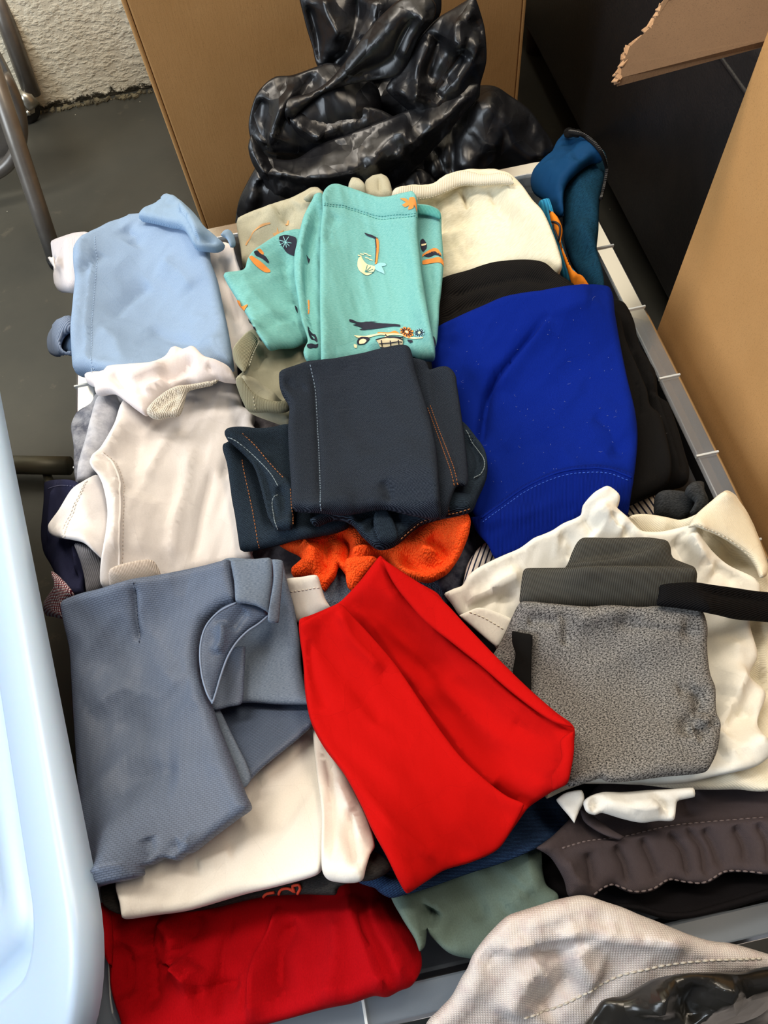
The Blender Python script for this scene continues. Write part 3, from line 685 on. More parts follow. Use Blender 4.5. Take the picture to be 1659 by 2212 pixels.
B_ = smooth_base(.003); q = DR.down(spline(cr(VQ, [(800, 572), (850, 582), (895, 612), (930, 650), (950, 690), (960, 735), (950, 800), (935, 860)]), closed=False, step=4), B_, .001)
zp = np.column_stack([q, samp(B_, q[:, 0], q[:, 1]) + .001])
zt = MB().tube(zp.tolist(), .0019, 8).obj('zip_tape', plain('black_tape', (14, 13, 14), .8, spec=.2), g, True)
mb = MB(); L = np.linalg.norm(np.diff(zp, axis=0), axis=1); cum = np.concatenate([[0], np.cumsum(L)])
for s_ in np.arange(0, cum[-1], .0022):
    p = [np.interp(s_, cum, zp[:, k]) for k in range(3)]; mb.box((p[0] - .0013, p[1] - .0005, p[2] + .0012), (p[0] + .0013, p[1] + .0005, p[2] + .0026))
mb.obj('zip_teeth', plain('zip_plastic', (60, 60, 62), .35, spec=.6), zt, kind='stuff')

g = garment('swim_shorts', 'bright blue and orange swim shorts tucked beside the cream sweatshorts', 'shorts', (1215, 530), .3)
piece('blue_panel', g, [(700, 80), (745, 65), (775, 150), (800, 250), (830, 340), (870, 390), (850, 430), (800, 380), (770, 280), (740, 160)], fabric('bright_blue_rib', (52, 140, 178), 'rib', (38, 112, 150)), T=.022, view=VB, wr=(.002, .02, .01, 1.4), label='bright blue ribbed panel')
piece('orange_panel', g, [(745, 105), (780, 140), (802, 190), (795, 240), (820, 310), (845, 360), (885, 385), (917, 432), (880, 440), (845, 420), (826, 370), (800, 290), (780, 220), (755, 160)], fabric('orange_jersey', (222, 128, 36), 'jersey'), T=.012, view=VB, soft=.005, label='orange panel')
seam(g, [(760, 140), (790, 170), (788, 220), (775, 190), (765, 150)], plain('black_print', (24, 22, 32), .7), VB, .0012, 'trim')

g = garment('shirt', 'beige sage printed shirt behind the turquoise T-shirt, against the back rim', 'shirt', (600, 480), .31)
OP = plain('faded_orange_print', (214, 164, 112), .9); BEI = fabric('beige_sage_jersey', (186, 182, 160), 'knit'); 
piece('body', g, [(102, 350), (130, 322), (230, 275), (350, 232), (470, 192), (560, 150), (625, 118), (690, 125), (740, 300), (700, 500), (400, 700), (165, 640), (128, 500)], BEI, T=.030, view=VT, keep=True, wr=(.0025, .04, .012, .5), folds=[([(520, 185), (450, 260), (440, 340)], .003, .008, 'v'), ([(380, 230), (300, 330), (200, 450)], .003, .010, 'r')])
for q_ in ([(160, 480), (178, 440), (250, 378), (335, 345), (338, 353), (258, 390), (190, 440), (168, 484)], [(350, 405), (375, 395), (380, 362), (392, 392), (425, 372), (412, 400), (440, 412), (400, 418), (375, 440)], [(430, 330), (445, 280), (455, 290), (445, 340)]):
    printed(g, q_, OP, VT)
piece('neckband', g, [(560, 165), (620, 115), (660, 105), (698, 122), (690, 160), (640, 150), (600, 175)], BEI, T=.012, view=VT, keep=True, soft=.004)
g2 = g
piece('hanger_loop', g, [(985, 10), (1030, -8), (1110, -2), (1150, 40), (1168, 90), (1172, 175), (1090, 190), (1000, 175), (985, 90)], BEI, T=.022, view=VT, keep=True, soft=.005, folds=[([(1080, 10), (1085, 100), (1085, 170)], .002, .003, 'v')])
piece('cuff', g, [(868, 100), (880, 60), (910, 42), (960, 48), (988, 80), (990, 150), (930, 150), (880, 130)], BEI, T=.024, view=VT, keep=True, soft=.005)

g = garment('T_shirt', 'grey marbled T-shirt under the dark jeans, seen only in slivers beside them', 'T-shirt', (570, 1220), .29); g.name = 't_shirt'
MAR = fabric('grey_marble', (122, 118, 122), 'marble', (84, 80, 86))
piece('body', g, [(500, 850), (640, 860), (800, 900), (900, 1100), (830, 1260), (720, 1330), (600, 1300), (540, 1200), (480, 1000)], MAR, T=.022, wr=(.002, .04, .03, .3))
g = garment('romper', 'pale blue grey fluffy romper under the orange towelling, above the red T-shirt', 'romper', (740, 1280), .29)
piece('body', g, [(655, 1230), (760, 1200), (960, 1200), (985, 1260), (960, 1310), (880, 1350), (760, 1360), (690, 1330)], fabric('blue_grey_terry', (112, 124, 142), 'terry', (84, 96, 114)), T=.02, wr=(.003, .02, .015, .3))
g = garment('leggings', 'dark grey and navy leggings between the orange towelling and the royal blue sweatshirt', 'leggings', (1020, 1190), .29)
piece('leg', g, [(930, 1110), (1020, 1120), (1060, 1150), (1110, 1190), (1040, 1230), (990, 1290), (950, 1270), (935, 1200)], fabric('grey_navy_marble', (84, 86, 100), 'marble', (40, 42, 56), s=1.5), T=.02, wr=(.002, .02, .01, 1))
STR = fabric('ecru_navy_stripe', (222, 212, 204), 'stripes', (40, 44, 66), s=1.4, ang=.55); STR2 = fabric('ecru_navy_stripe_upright', (226, 218, 206), 'stripes', (40, 44, 66), s=1.2, ang=-.2)
g = garment('striped_top', 'white top with fine navy stripes, showing below both corners of the royal blue sweatshirt', 'top', (1200, 1170), .29)
piece('sleeve', g, [(1000, 1262), (1012, 1215), (1048, 1175), (1130, 1160), (1200, 1200), (1100, 1300), (1030, 1320), (990, 1290)], STR, T=.018, wr=(.002, .02, .015, .6))
piece('body', g, [(1100, 1180), (1200, 1120), (1300, 1080), (1360, 1078), (1412, 1066), (1416, 1120), (1400, 1160), (1300, 1220), (1150, 1260)], STR2, T=.016)

g = garment('trousers', 'black knit trousers folded in a stack along the right wall of the tub', 'trousers', (1420, 900), .29)
BK = fabric('soft_black_knit', (19, 18, 18), 'knit', s=.8)
BX = [(1200, 664), (1325, 655), (1349, 664), (1368, 700), (1380, 752), (1398, 780), (1416, 814), (1421, 861), (1442, 876), (1460, 923), (1478, 985), (1487, 1020), (1482, 1046), (1440, 1058), (1390, 1078), (1330, 1100), (1200, 1090), (1160, 900)]
piece('leg', g, BX, BK, T=.026, wr=(.0018, .03, .03, 1), folds=[([(1398, 790), (1425, 880), (1450, 960), (1470, 1040)], .005, .02, 't'), ([(1340, 700), (1380, 800), (1400, 900)], .003, .006, 'v')])
lint(g, [(1330, 680), (1410, 830), (1470, 1000), (1350, 1050)], 30, plain('grey_lint', (120, 118, 116), .9))
piece('leg', g, [(1180, 680), (1322, 672), (1340, 690), (1352, 740), (1378, 800), (1398, 850), (1404, 880), (1425, 900), (1440, 950), (1450, 1010), (1438, 1050), (1380, 1080), (1300, 1100), (1200, 1000)], BK, T=.016, folds=[([(1350, 760), (1375, 830), (1380, 900)], .003, .005, 'v')])

g = garment('sweater', 'dark grey heather sweater crumpled at the right wall below the black trousers', 'sweater', (1450, 1085), .3)
DH = fabric('dark_grey_heather', (62, 64, 66), 'heather', (36, 38, 40))
piece('body', g, [(1085, 292), (1110, 270), (1150, 262), (1230, 272), (1275, 290), (1290, 330), (1262, 385), (1205, 418), (1140, 400), (1088, 385)], DH, T=.026, view=VE, wr=(.002, .02, .008, .6))
piece('sleeve', g, [(1240, 270), (1255, 232), (1305, 218), (1335, 240), (1330, 270), (1352, 310), (1345, 350), (1290, 380), (1262, 370), (1290, 310)], DH, T=.020, view=VE, wr=(.003, .012, .008, 1.3), soft=.005, folds=[([(1290, 235), (1310, 290), (1310, 350)], .005, .004, 'v')])

g = garment('sweatshorts', 'cream heather sweatshorts with a ribbed waist at the back of the tub', 'shorts', (1060, 480), .31)
CH = fabric('cream_heather_fleece', (226, 220, 198), 'heather', (212, 205, 180), s=.5, ang=.5)
piece('shorts_body', g, [(847, 425), (870, 412), (930, 405), (960, 390), (1015, 378), (1080, 380), (1105, 386), (1128, 408), (1150, 438), (1172, 462), (1187, 492), (1205, 540), (1214, 578), (1200, 595), (1170, 600), (1100, 590), (957, 620), (900, 640), (860, 560), (850, 480)], CH, T=.034, R=.016, keep=True, wr=(.0022, .03, .02, .3), sp=.0036,
      folds=[([(995, 408), (1005, 425), (1015, 450)], .005, .005, 'v'), ([(1060, 410), (1080, 450), (1110, 480)], .004, .007, 'v'), ([(1085, 400), (1110, 440), (1140, 470)], .003, .007, 'r'), ([(940, 425), (950, 460), (955, 500)], .003, .006, 'v')])
CRW = fabric('cream_waist_rib', (226, 216, 196), 'rib', (206, 196, 174), ang=.2)
piece('waistband', g, [(846, 430), (852, 412), (880, 405), (930, 407), (955, 392), (985, 376), (1015, 375), (1045, 382), (1080, 378), (1104, 385), (1110, 398), (1080, 397), (1040, 400), (1000, 400), (965, 415), (932, 428), (895, 432), (862, 438)], CRW, T=.010, keep=True, soft=.004)
stitch(g, [(865, 436), (932, 427), (965, 414), (1000, 399), (1040, 399), (1100, 396)], plain('cream_thread', (200, 190, 168), .9), off=.0002)

g = garment('leggings', 'black ribbed leggings folded between the cream sweatshorts and the royal blue sweatshirt', 'leggings', (1090, 610), .32)
BKR = fabric('black_rib', (30, 27, 25), 'rib', (15, 14, 14), ang=1.35)
piece('leg', g, [(940, 620), (957, 607), (1007, 592), (1069, 573), (1131, 567), (1175, 573), (1203, 597), (1232, 617), (1252, 640), (1240, 720), (1000, 760), (945, 740), (935, 680)], BKR, T=.028, R=.014, wr=(.0012, .04, .01, .15), folds=[([(960, 640), (1040, 615), (1130, 600), (1200, 610)], .0025, .004, 'v'), ([(955, 690), (1000, 660), (1080, 640)], .003, .006, 'v')])

g = garment('sweatshirt', 'royal blue sweatshirt folded flat in the middle right of the tub', 'sweatshirt', (1170, 880), .32)
RB = fabric('royal_blue_fleece', (5, 30, 120), 'knit'); RBR = fabric('royal_blue_rib', (5, 30, 120), 'rib', (4, 23, 100), s=1.8, ang=.25)
piece('body', g, [(930, 730), (948, 711), (992, 690), (1043, 668), (1090, 649), (1163, 636), (1240, 625), (1282, 624), (1319, 637), (1328, 690), (1339, 752), (1354, 825), (1370, 892), (1376, 944), (1373, 1000), (1362, 1075), (1352, 1112), (1290, 1110), (1180, 1120), (1060, 1150), (1020, 1115), (1005, 1060), (985, 960), (940, 830)],
      RB, T=.030, R=.013, wr=(.002, .06, .035, .6), sp=.0036, folds=[([(1185, 675), (1145, 725), (1100, 780), (1065, 830), (1050, 880), (1040, 960)], .009, .006, 'v'), ([(1195, 685), (1155, 735), (1112, 790), (1080, 850)], .004, .012, 'r'), ([(1280, 890), (1320, 930), (1340, 990)], .002, .008, 'v'), ([(1010, 730), (1060, 800), (1100, 900)], .002, .02, 'r'), ([(1050, 1010), (1150, 960), (1280, 940)], .0015, .015, 'v')])
LW_ = plain('blue_lint', (120, 132, 190), .9)
lint(g, [(960, 720), (1300, 640), (1350, 1000), (1060, 1090)], 80, LW_)
piece('hem_band', g, [(1016, 1120), (1038, 1115), (1080, 1084), (1121, 1055), (1164, 1033), (1215, 1014), (1270, 1006), (1318, 1010), (1367, 1029), (1360, 1078), (1352, 1118), (1300, 1128), (1200, 1165), (1130, 1195), (1074, 1210), (1052, 1175), (1030, 1150)], RBR, T=.009, soft=.005, ang=0, wr=(.001, .04, .02, .3))
seam(g, [(1040, 1119), (1082, 1089), (1123, 1060), (1166, 1038), (1216, 1019), (1270, 1011), (1318, 1015), (1364, 1032)], RB, P1, .0010)
TBL = plain('royal_blue_thread', (40, 84, 190), .8)
stitch(g, [(1042, 1129), (1086, 1097), (1126, 1068), (1168, 1047), (1217, 1028), (1270, 1020), (1318, 1024), (1362, 1041)], TBL, wd=.0004)

# --- left column
g = garment('sock', 'white ribbed sock cuff hanging over the left rim beside the light blue polo shirt', 'sock', (150, 570), .33)
piece('cuff', g, [(133, 266), (200, 236), (260, 222), (310, 228), (330, 330), (300, 440), (238, 472), (165, 474), (146, 455), (143, 400), (138, 340)], fabric('white_pink_rib', (226, 222, 226), 'rib', (206, 202, 208), s=2), T=.022, view=VA, keep=True, soft=.006)
piece('toe', g, [(112, 328), (140, 325), (146, 380), (128, 355)], WHT, T=.008, view=VA, keep=True)
g = garment('bodysuit', 'blue grey ribbed cuff curling over the left rim under the light blue polo shirt', 'bodysuit', (125, 730), .33)
piece('cuff_lining', g, [(215, 640), (180, 660), (165, 700), (172, 738), (215, 752), (262, 720), (262, 650)], fabric('steel_blue_jersey', (70, 92, 122), 'jersey'), T=.006, view=VA, keep=True)
piece('cuff', g, [(222, 592), (190, 602), (155, 625), (125, 668), (112, 712), (118, 752), (148, 768), (190, 762), (222, 764), (222, 748), (192, 748), (172, 728), (170, 700), (188, 668), (222, 645)], fabric('steel_blue_rib', (138, 152, 176), 'rib', (92, 108, 134), s=.9, ang=.6), T=.012, view=VA, keep=True, soft=.004)

g = garment('fleece', 'grey marbled fleece trousers against the left wall beside the white T-shirt', 'trousers', (190, 930), .29)
FLG = fabric('grey_marble_fleece', (150, 154, 164), 'marble', (86, 90, 104), s=1.3)
piece('leg', g, [(470, 190), (500, 135), (560, 112), (680, 140), (900, 200), (900, 900), (600, 1000), (440, 700), (392, 560), (385, 400), (372, 300), (400, 240)], FLG, T=.026, view=VC, wr=(.003, .03, .02, .7))
piece('trouser_cuff', g, [(505, 150), (550, 122), (600, 135), (612, 200), (590, 300), (565, 390), (520, 430), (515, 500), (470, 560), (402, 580), (405, 500), (440, 380), (470, 260), (485, 200)], fabric('pale_grey_fleece', (186, 188, 196), 'marble', (158, 160, 170), s=1.6), T=.022, view=VC, soft=.005, wr=(.0015, .015, .01, 1.2))

g = garment('corduroy_garment', 'navy corduroy garment hanging over the left rim beside the white T-shirt sleeve', 'garment', (130, 1150), .33)
NV = fabric('navy_brushed', (40, 42, 66), 'knit', s=.8)
piece('body', g, [(243, 585), (300, 568), (396, 574), (460, 640), (520, 800), (520, 1000), (440, 1080), (430, 1140), (375, 1152), (320, 1100), (270, 1010), (232, 940), (222, 850), (236, 700)], NV, T=.022, view=VC, keep=True, folds=[([(300, 880), (340, 960), (380, 1040), (420, 1100)], .005, .008, 'v'), ([(280, 600), (262, 750), (260, 880)], .003, .006, 'r'), ([(390, 900), (400, 980), (380, 1040)], .005, .006, 'r')])
stitch(g, [(248, 608), (310, 592), (392, 598)], plain('navy_thread', (70, 72, 100), .8), VC)
g = garment('bodysuit', 'pale grey ribbed bodysuit cuff between the navy corduroy and the white T-shirt', 'bodysuit', (200, 1210), .32)
piece('cuff', g, [(380, 890), (450, 900), (530, 960), (560, 1110), (450, 1150), (436, 1060), (415, 980)], fabric('grey_rib', (128, 128, 134), 'rib', (96, 96, 102), s=1.4), T=.018, view=VC, wr=(.002, .01, .02, .5))
g = garment('checked_shirt', 'red, white and navy checked cuff poking over the left rim above the dress shirt', 'shirt', (125, 1285), .33)
piece('cuff', g, [(272, 1030), (300, 1050), (335, 1085), (372, 1130), (376, 1162), (338, 1190), (330, 1240), (318, 1272), (270, 1262), (236, 1255), (240, 1190), (262, 1150), (288, 1110), (276, 1075)], fabric('red_navy_check', (226, 218, 220), 'gingham', (36, 32, 52), s=3.2, ang=.3), T=.020, view=VC, keep=True, wr=(.004, .012, .02, .9), folds=[([(330, 1110), (290, 1170), (280, 1240)], .004, .005, 'v')])

g = garment('t_shirt', 'large white T-shirt laid open in the middle left of the tub', 'T-shirt', (330, 1030), .32)
CW = fabric('warm_white_jersey', (224, 219, 217), 'jersey')
piece('sleeve', g, [(370, 620), (430, 575), (505, 540), (540, 590), (570, 700), (560, 850), (540, 980), (522, 968), (482, 930), (430, 885), (360, 866), (290, 855), (256, 835), (262, 795), (310, 720)], CW, T=.014, view=VC, keep=True, wr=(.002, .03, .02, .9))
stitch(g, [(450, 568), (395, 680), (345, 780), (322, 848)], TH_W, VC); stitch(g, [(440, 575), (385, 680), (335, 775), (312, 846)], TH_W, VC)
piece('body', g, [(590, 290), (640, 165), (760, 120), (950, 70), (1130, 45), (1220, 78), (1245, 190), (1303, 228), (1300, 290), (1400, 400), (1400, 600), (1340, 800), (1290, 930), (1300, 968), (1200, 1000), (1000, 1060), (700, 1130), (528, 1112), (525, 960), (545, 850), (556, 730), (535, 610), (505, 540), (468, 492), (478, 455), (520, 415)],
      CW, T=.026, R=.011, view=VC, keep=True, wr=(.0028, .09, .016, 1.25), sp=.0036,
      folds=[([(522, 430), (575, 470), (612, 560), (622, 680), (618, 820), (605, 1000)], .0035, .006, 't'), ([(560, 440), (600, 330), (660, 240)], .003, .008, 'r'), ([(740, 560), (850, 400), (920, 300)], .0025, .012, 'r'), ([(1000, 400), (960, 600), (900, 820), (885, 1010)], .0028, .008, 'r'), ([(1090, 500), (1040, 700), (1010, 860), (985, 980)], .0028, .006, 'v'), ([(700, 330), (690, 500), (640, 640)], .003, .016, 'v'), ([(1240, 200), (1180, 420), (1140, 560)], .003, .008, 'v'), ([(770, 640), (720, 800), (740, 960)], .002, .016, 'r')])
seam(g, [(524, 428), (576, 472), (614, 560), (625, 680), (621, 820), (607, 1000)], CW, VC, .0013)
stitch(g, [(532, 425), (588, 468), (628, 560), (640, 680), (636, 820), (624, 1000)], plain('cream_seam', (205, 194, 186), .9), VC, wd=.0004)
piece('neckband', g, [(565, 1022), (680, 982), (785, 976), (825, 1060), (700, 1110), (570, 1120)], fabric('warm_white_rib', (224, 212, 202), 'rib', (204, 192, 182), s=2), T=.012, view=VC, soft=.004)

g = garment('t_shirt', 'narrow white T-shirt standing between the light blue polo and the turquoise T-shirt', 'T-shirt', (505, 700), .33)
piece('sleeve', g, [(790, 340), (830, 350), (850, 300), (900, 268), (950, 292), (985, 382), (990, 420), (1040, 560), (1060, 660), (1000, 720), (960, 780), (966, 885), (930, 870), (880, 800), (850, 600), (800, 450)], WHT, T=.026, view=VA, keep=True, wr=(.002, .06, .01, 1.8), folds=[([(880, 330), (910, 450), (960, 620)], .004, .006, 'v'), ([(905, 560), (930, 700), (945, 830)], .0035, .006, 'r')])
piece('label_tab', g, [(940, 262), (966, 262), (974, 300), (986, 382), (975, 385), (955, 330)], plain('black_ribbon', (20, 18, 20), .8), T=.004, view=VA, keep=True, soft=.003, label='black ribbon tab')

g = garment('polo_shirt', 'light blue pique polo shirt folded at the back left of the tub', 'polo shirt', (320, 650), .34)
LB = fabric('light_blue_pique', (130, 155, 186), 'pique', (158, 178, 204), s=1.2)
piece('body', g, [(233, 320), (255, 275), (290, 240), (350, 215), (410, 192), (452, 186), (475, 158), (535, 148), (600, 130), (700, 140), (780, 200), (830, 270), (840, 340), (872, 430), (900, 560), (925, 680), (946, 822), (900, 830), (700, 850), (500, 850), (350, 848), (290, 845), (235, 840), (225, 760), (220, 660), (228, 560), (240, 440), (234, 380)],
      LB, T=.036, R=.014, view=VA, keep=True, wr=(.0022, .07, .05, .7), sp=.0036,
      folds=[([(300, 240), (315, 400), (300, 620), (292, 840)], .002, .006, 't'), ([(452, 190), (500, 230), (480, 270)], .004, .012, 'v'), ([(400, 600), (500, 500), (570, 450)], .003, .014, 'v'), ([(620, 350), (700, 400), (760, 470)], .003, .016, 'r'), ([(560, 640), (650, 680), (800, 700)], .003, .016, 'v'), ([(240, 375), (300, 350), (350, 300)], .0025, .007, 'v'), ([(340, 640), (420, 700), (450, 800)], .002, .014, 'r')])
stitch(g, [(322, 228), (326, 400), (312, 620), (306, 838)], plain('light_blue_thread', (170, 196, 226), .9), VA, wd=.0004)
piece('collar', g, [(520, 150), (545, 120), (600, 95), (628, 68), (658, 60), (700, 78), (745, 112), (785, 152), (820, 200), (860, 235), (905, 272), (872, 292), (800, 288), (768, 278), (745, 235), (715, 195), (650, 180), (590, 165)], fabric('light_blue_collar', (148, 172, 198), 'pique', (128, 156, 186), s=1.5), T=.016, R=.007, view=VA, keep=True, soft=.005, wr=(.0015, .02, .01, .8),
      folds=[([(690, 90), (740, 150), (775, 220), (800, 262)], .005, .008, 's'), ([(760, 255), (820, 245), (890, 272)], .004, .004, 'v')])
piece('button_placket', g, [(885, 225), (905, 206), (930, 208), (948, 235), (952, 270), (930, 282), (915, 245), (900, 232)], MATS['light_blue_collar'], T=.008, view=VA, keep=True, soft=.004)

g = garment('baby_vest', 'small rumpled white vest lying over the neck of the large white T-shirt', 'vest', (340, 820), .34)
VW = fabric('pink_white_jersey', (228, 219, 218), 'jersey')
piece('body', g, [(283, 855), (330, 845), (370, 842), (385, 822), (470, 812), (580, 800), (640, 778), (665, 745), (700, 735), (725, 745), (770, 732), (815, 772), (870, 790), (930, 825), (958, 885), (900, 880), (870, 872), (800, 890), (740, 888), (700, 910), (640, 950), (590, 990), (550, 1030), (500, 1000), (455, 965), (400, 930), (330, 940), (322, 905), (288, 888)],
      VW, T=.020, view=VA, keep=True, wr=(.003, .03, .008, .4), sp=.0034, soft=.006,
      folds=[([(400, 840), (440, 900), (480, 960)], .004, .006, 'v'), ([(470, 880), (540, 850), (640, 810)], .004, .006, 'r'), ([(620, 880), (700, 840), (760, 760)], .005, .007, 'v'), ([(720, 870), (760, 860), (790, 880)], .005, .004, 'v'), ([(820, 800), (870, 830), (940, 860)], .003, .005, 'v'), ([(540, 930), (600, 900), (700, 870)], .003, .006, 'r')])
piece('striped_cuff', g, [(555, 1012), (590, 970), (640, 930), (690, 905), (735, 900), (800, 890), (880, 872), (850, 895), (760, 915), (735, 930), (722, 980), (700, 1032), (650, 1040), (610, 1050), (570, 1040)], fabric('oat_ribstripe', (222, 216, 204), 'ribstripe', (176, 168, 150), s=2, ang=.5), T=.010, view=VA, keep=True, soft=.004, folds=[([(585, 1010), (640, 960), (700, 920)], .003, .003, 'v'), ([(620, 1030), (670, 980), (710, 930)], .003, .003, 'v')], label='oat striped ribbed cuff')

# --- centre
g = garment('sage_bodysuit', 'sage green baby bodysuit with ribbed openings, between the turquoise T-shirt and the jeans', 'bodysuit', (570, 820), .32)
SG = fabric('sage_jersey', (158, 156, 136), 'jersey'); SGR = fabric('sage_rib', (150, 148, 126), 'rib', (128, 126, 106), s=2.2, ang=.3)
piece('body', g, [(250, 130), (300, 70), (335, 45), (420, 30), (640, 60), (700, 200), (640, 420), (545, 525), (480, 508), (330, 450), (296, 400), (272, 340), (262, 290), (300, 250), (262, 205), (248, 170)], SG, T=.022, view=VD, wr=(.0022, .04, .02, .5), folds=[([(420, 130), (380, 170), (340, 240)], .004, .006, 'v'), ([(270, 285), (350, 300), (430, 350), (500, 400)], .006, .010, 't')])
piece('neckband', g, [(248, 135), (290, 78), (335, 42), (372, 85), (350, 140), (330, 210), (300, 250), (262, 210), (247, 170)], SGR, T=.007, view=VD, soft=.004)
piece('leg_band', g, [(262, 285), (290, 275), (330, 330), (390, 380), (470, 400), (530, 395), (535, 440), (500, 455), (430, 452), (330, 450), (298, 405), (272, 340)], SGR, T=.008, view=VD, soft=.004)
stitch(g, [(330, 215), (352, 150), (385, 85)], plain('sage_thread', (176, 172, 150), .9), VD); stitch(g, [(350, 375), (360, 445)], MATS['sage_thread'], VD)

g = garment('towelling_robe', 'bright orange towelling bunched under the dark jeans', 'robe', (830, 1200), .31)
ORG = fabric('orange_terry', (255, 98, 40), 'terry', (242, 76, 26))
piece('body', g, [(478, 1130), (560, 1060), (700, 960), (1000, 900), (1300, 900), (1452, 985), (1456, 1060), (1430, 1140), (1400, 1200), (1350, 1268), (1300, 1300), (1240, 1322), (1160, 1300), (1100, 1270), (1040, 1220), (990, 1200), (950, 1240), (900, 1310), (872, 1365), (832, 1350), (822, 1290), (785, 1240), (770, 1290), (740, 1330), (712, 1372), (690, 1340), (650, 1298), (560, 1300), (546, 1262), (600, 1212), (572, 1180), (530, 1160)],
      ORG, T=.030, R=.012, view=VD, wr=(.004, .025, .02, .5), sp=.0034,
      folds=[([(600, 1110), (660, 1180), (640, 1280)], .006, .010, 'r'), ([(700, 1100), (720, 1200), (700, 1300)], .006, .007, 'v'), ([(790, 1060), (830, 1130), (800, 1220)], .007, .006, 'v'), ([(1250, 1080), (1290, 1120), (1330, 1180)], .008, .007, 'v'), ([(1100, 1160), (1200, 1230), (1300, 1220), (1400, 1130)], .006, .010, 'v'), ([(1200, 1150), (1270, 1170), (1300, 1150)], .005, .008, 'r'), ([(850, 1180), (930, 1160), (980, 1190)], .005, .007, 'r')])
piece('sleeve_cuff', g, [(822, 1210), (870, 1195), (960, 1190), (985, 1205), (945, 1250), (905, 1300), (870, 1362), (834, 1350), (822, 1290)], ORG, T=.008, view=VD, soft=.004)

g = garment('t_shirt', 'turquoise T-shirt printed with a vintage car, surfboards and palms, folded at the back centre', 'T-shirt', (800, 560), .35)
TQ = fabric('turquoise_jersey', (106, 168, 166), 'heather', (126, 184, 181), s=.8, ang=0); TQR = fabric('turquoise_rib', (110, 190, 184), 'rib', (70, 150, 148), s=1.6)
NVP = plain('navy_print', (24, 26, 48), .8); ORP = plain('orange_print', (232, 142, 62), .8); CRP = plain('cream_print', (244, 226, 182), .8); PBP = plain('pale_blue_print', (150, 206, 212), .8)
piece('sleeve', g, [(10, 690), (40, 676), (150, 658), (175, 590), (215, 530), (300, 470), (400, 408), (460, 390), (520, 380), (700, 400), (680, 900), (640, 1120), (560, 1150), (500, 1178), (400, 1185), (325, 1195), (270, 1130), (225, 1060), (180, 980), (130, 900), (80, 820), (35, 745)],
      TQ, T=.016, view=VT, keep=True, wr=(.0022, .05, .02, .5), folds=[([(120, 690), (200, 800), (350, 960), (480, 1100)], .002, .012, 'r'), ([(420, 500), (440, 700), (520, 900)], .003, .01, 'v'), ([(240, 1040), (380, 1000), (520, 960)], .0025, .01, 'v')])
sl = dict(LAST)
printed(g, [(182, 555), (200, 548), (260, 590), (330, 650), (332, 668), (300, 668), (240, 630), (205, 590)], ORP, VT); printed(g, [(218, 520), (240, 512), (300, 560), (326, 600), (318, 606), (270, 570), (230, 545)], NVP, VT)
printed(g, [(240, 505), (262, 500), (285, 525), (282, 545), (262, 530)], ORP, VT); printed(g, [(95, 842), (115, 850), (130, 885), (180, 895), (165, 910), (120, 895)], ORP, VT)
printed(g, [(395, 415), (450, 405), (510, 430), (510, 500), (495, 555), (450, 530), (410, 480), (392, 440)], NVP, VT)
for a in (15, 50, 80, 110, 150, 200, 250, 300): seam(g, [(436, 455), (436 + 45 * math.cos(math.radians(a)), 455 + 42 * math.sin(math.radians(a)))], PBP, VT, .0004, 'print_line', off=.0009)
for k, (x, y) in enumerate([(176, 980), (205, 1020), (250, 1110)]): printed(g, [(x, y), (x + 14, y + 4), (x + 22, y + 26), (x + 8, y + 20)], NVP, VT)
piece('side_fold', g, [(560, 300), (620, 180), (640, 140), (680, 128), (700, 150), (740, 400), (740, 900), (740, 1280), (600, 1292), (560, 1220), (590, 1140), (545, 1000), (520, 850), (498, 700), (498, 560), (520, 460)], TQ, T=.016, view=VT, keep=True, soft=.005, wr=(.0015, .08, .012, 1.75), sp=.0034,
      folds=[([(660, 180), (640, 330), (600, 480), (575, 640), (575, 820), (600, 1000), (650, 1200)], .005, .006, 'v'), ([(610, 220), (560, 400), (545, 600), (555, 850), (600, 1100)], .003, .005, 'r')])
printed(g, [(588, 1028), (612, 1050), (640, 1080), (655, 1130), (640, 1140), (600, 1100)], NVP, VT); printed(g, [(582, 1160), (620, 1155), (660, 1150), (655, 1180), (610, 1195), (590, 1185)], NVP, VT); printed(g, [(583, 830), (596, 840), (594, 910), (584, 930)], ORP, VT); printed(g, [(576, 525), (600, 545), (590, 575)], NVP, VT); printed(g, [(500, 895), (515, 900), (518, 938), (505, 920)], NVP, VT)
piece('back_panel', g, [(1300, 200), (1345, 208), (1400, 212), (1450, 225), (1505, 262), (1512, 380), (1525, 600), (1512, 780), (1498, 900), (1490, 1040), (1470, 1180), (1400, 1200), (1300, 900)], TQ, T=.016, view=VT, keep=True, soft=.005, wr=(.0012, .08, .02, 1.6))
printed(g, [(1378, 545), (1430, 512), (1480, 508), (1508, 535), (1510, 552), (1450, 530), (1400, 545), (1380, 560)], ORP, VT); printed(g, [(1384, 548), (1450, 525), (1508, 545), (1505, 556), (1460, 550), (1420, 560)], NVP, VT)
printed(g, [(1380, 585), (1440, 570), (1522, 566), (1524, 598), (1450, 602), (1382, 612)], ORP, VT); printed(g, [(1366, 450), (1384, 436), (1408, 470), (1408, 500), (1384, 525), (1368, 500)], NVP, VT); printed(g, [(1372, 478), (1408, 470), (1405, 480), (1374, 490)], CRP, VT, off=.001)
printed(g, [(1447, 1105), (1462, 1110), (1472, 1140), (1460, 1170), (1450, 1140)], NVP, VT)
piece('rib_trim', g, [(1340, 208), (1400, 210), (1452, 222), (1506, 262), (1506, 302), (1450, 282), (1390, 270), (1342, 265)], TQR, T=.004, view=VT, keep=True, soft=.003)
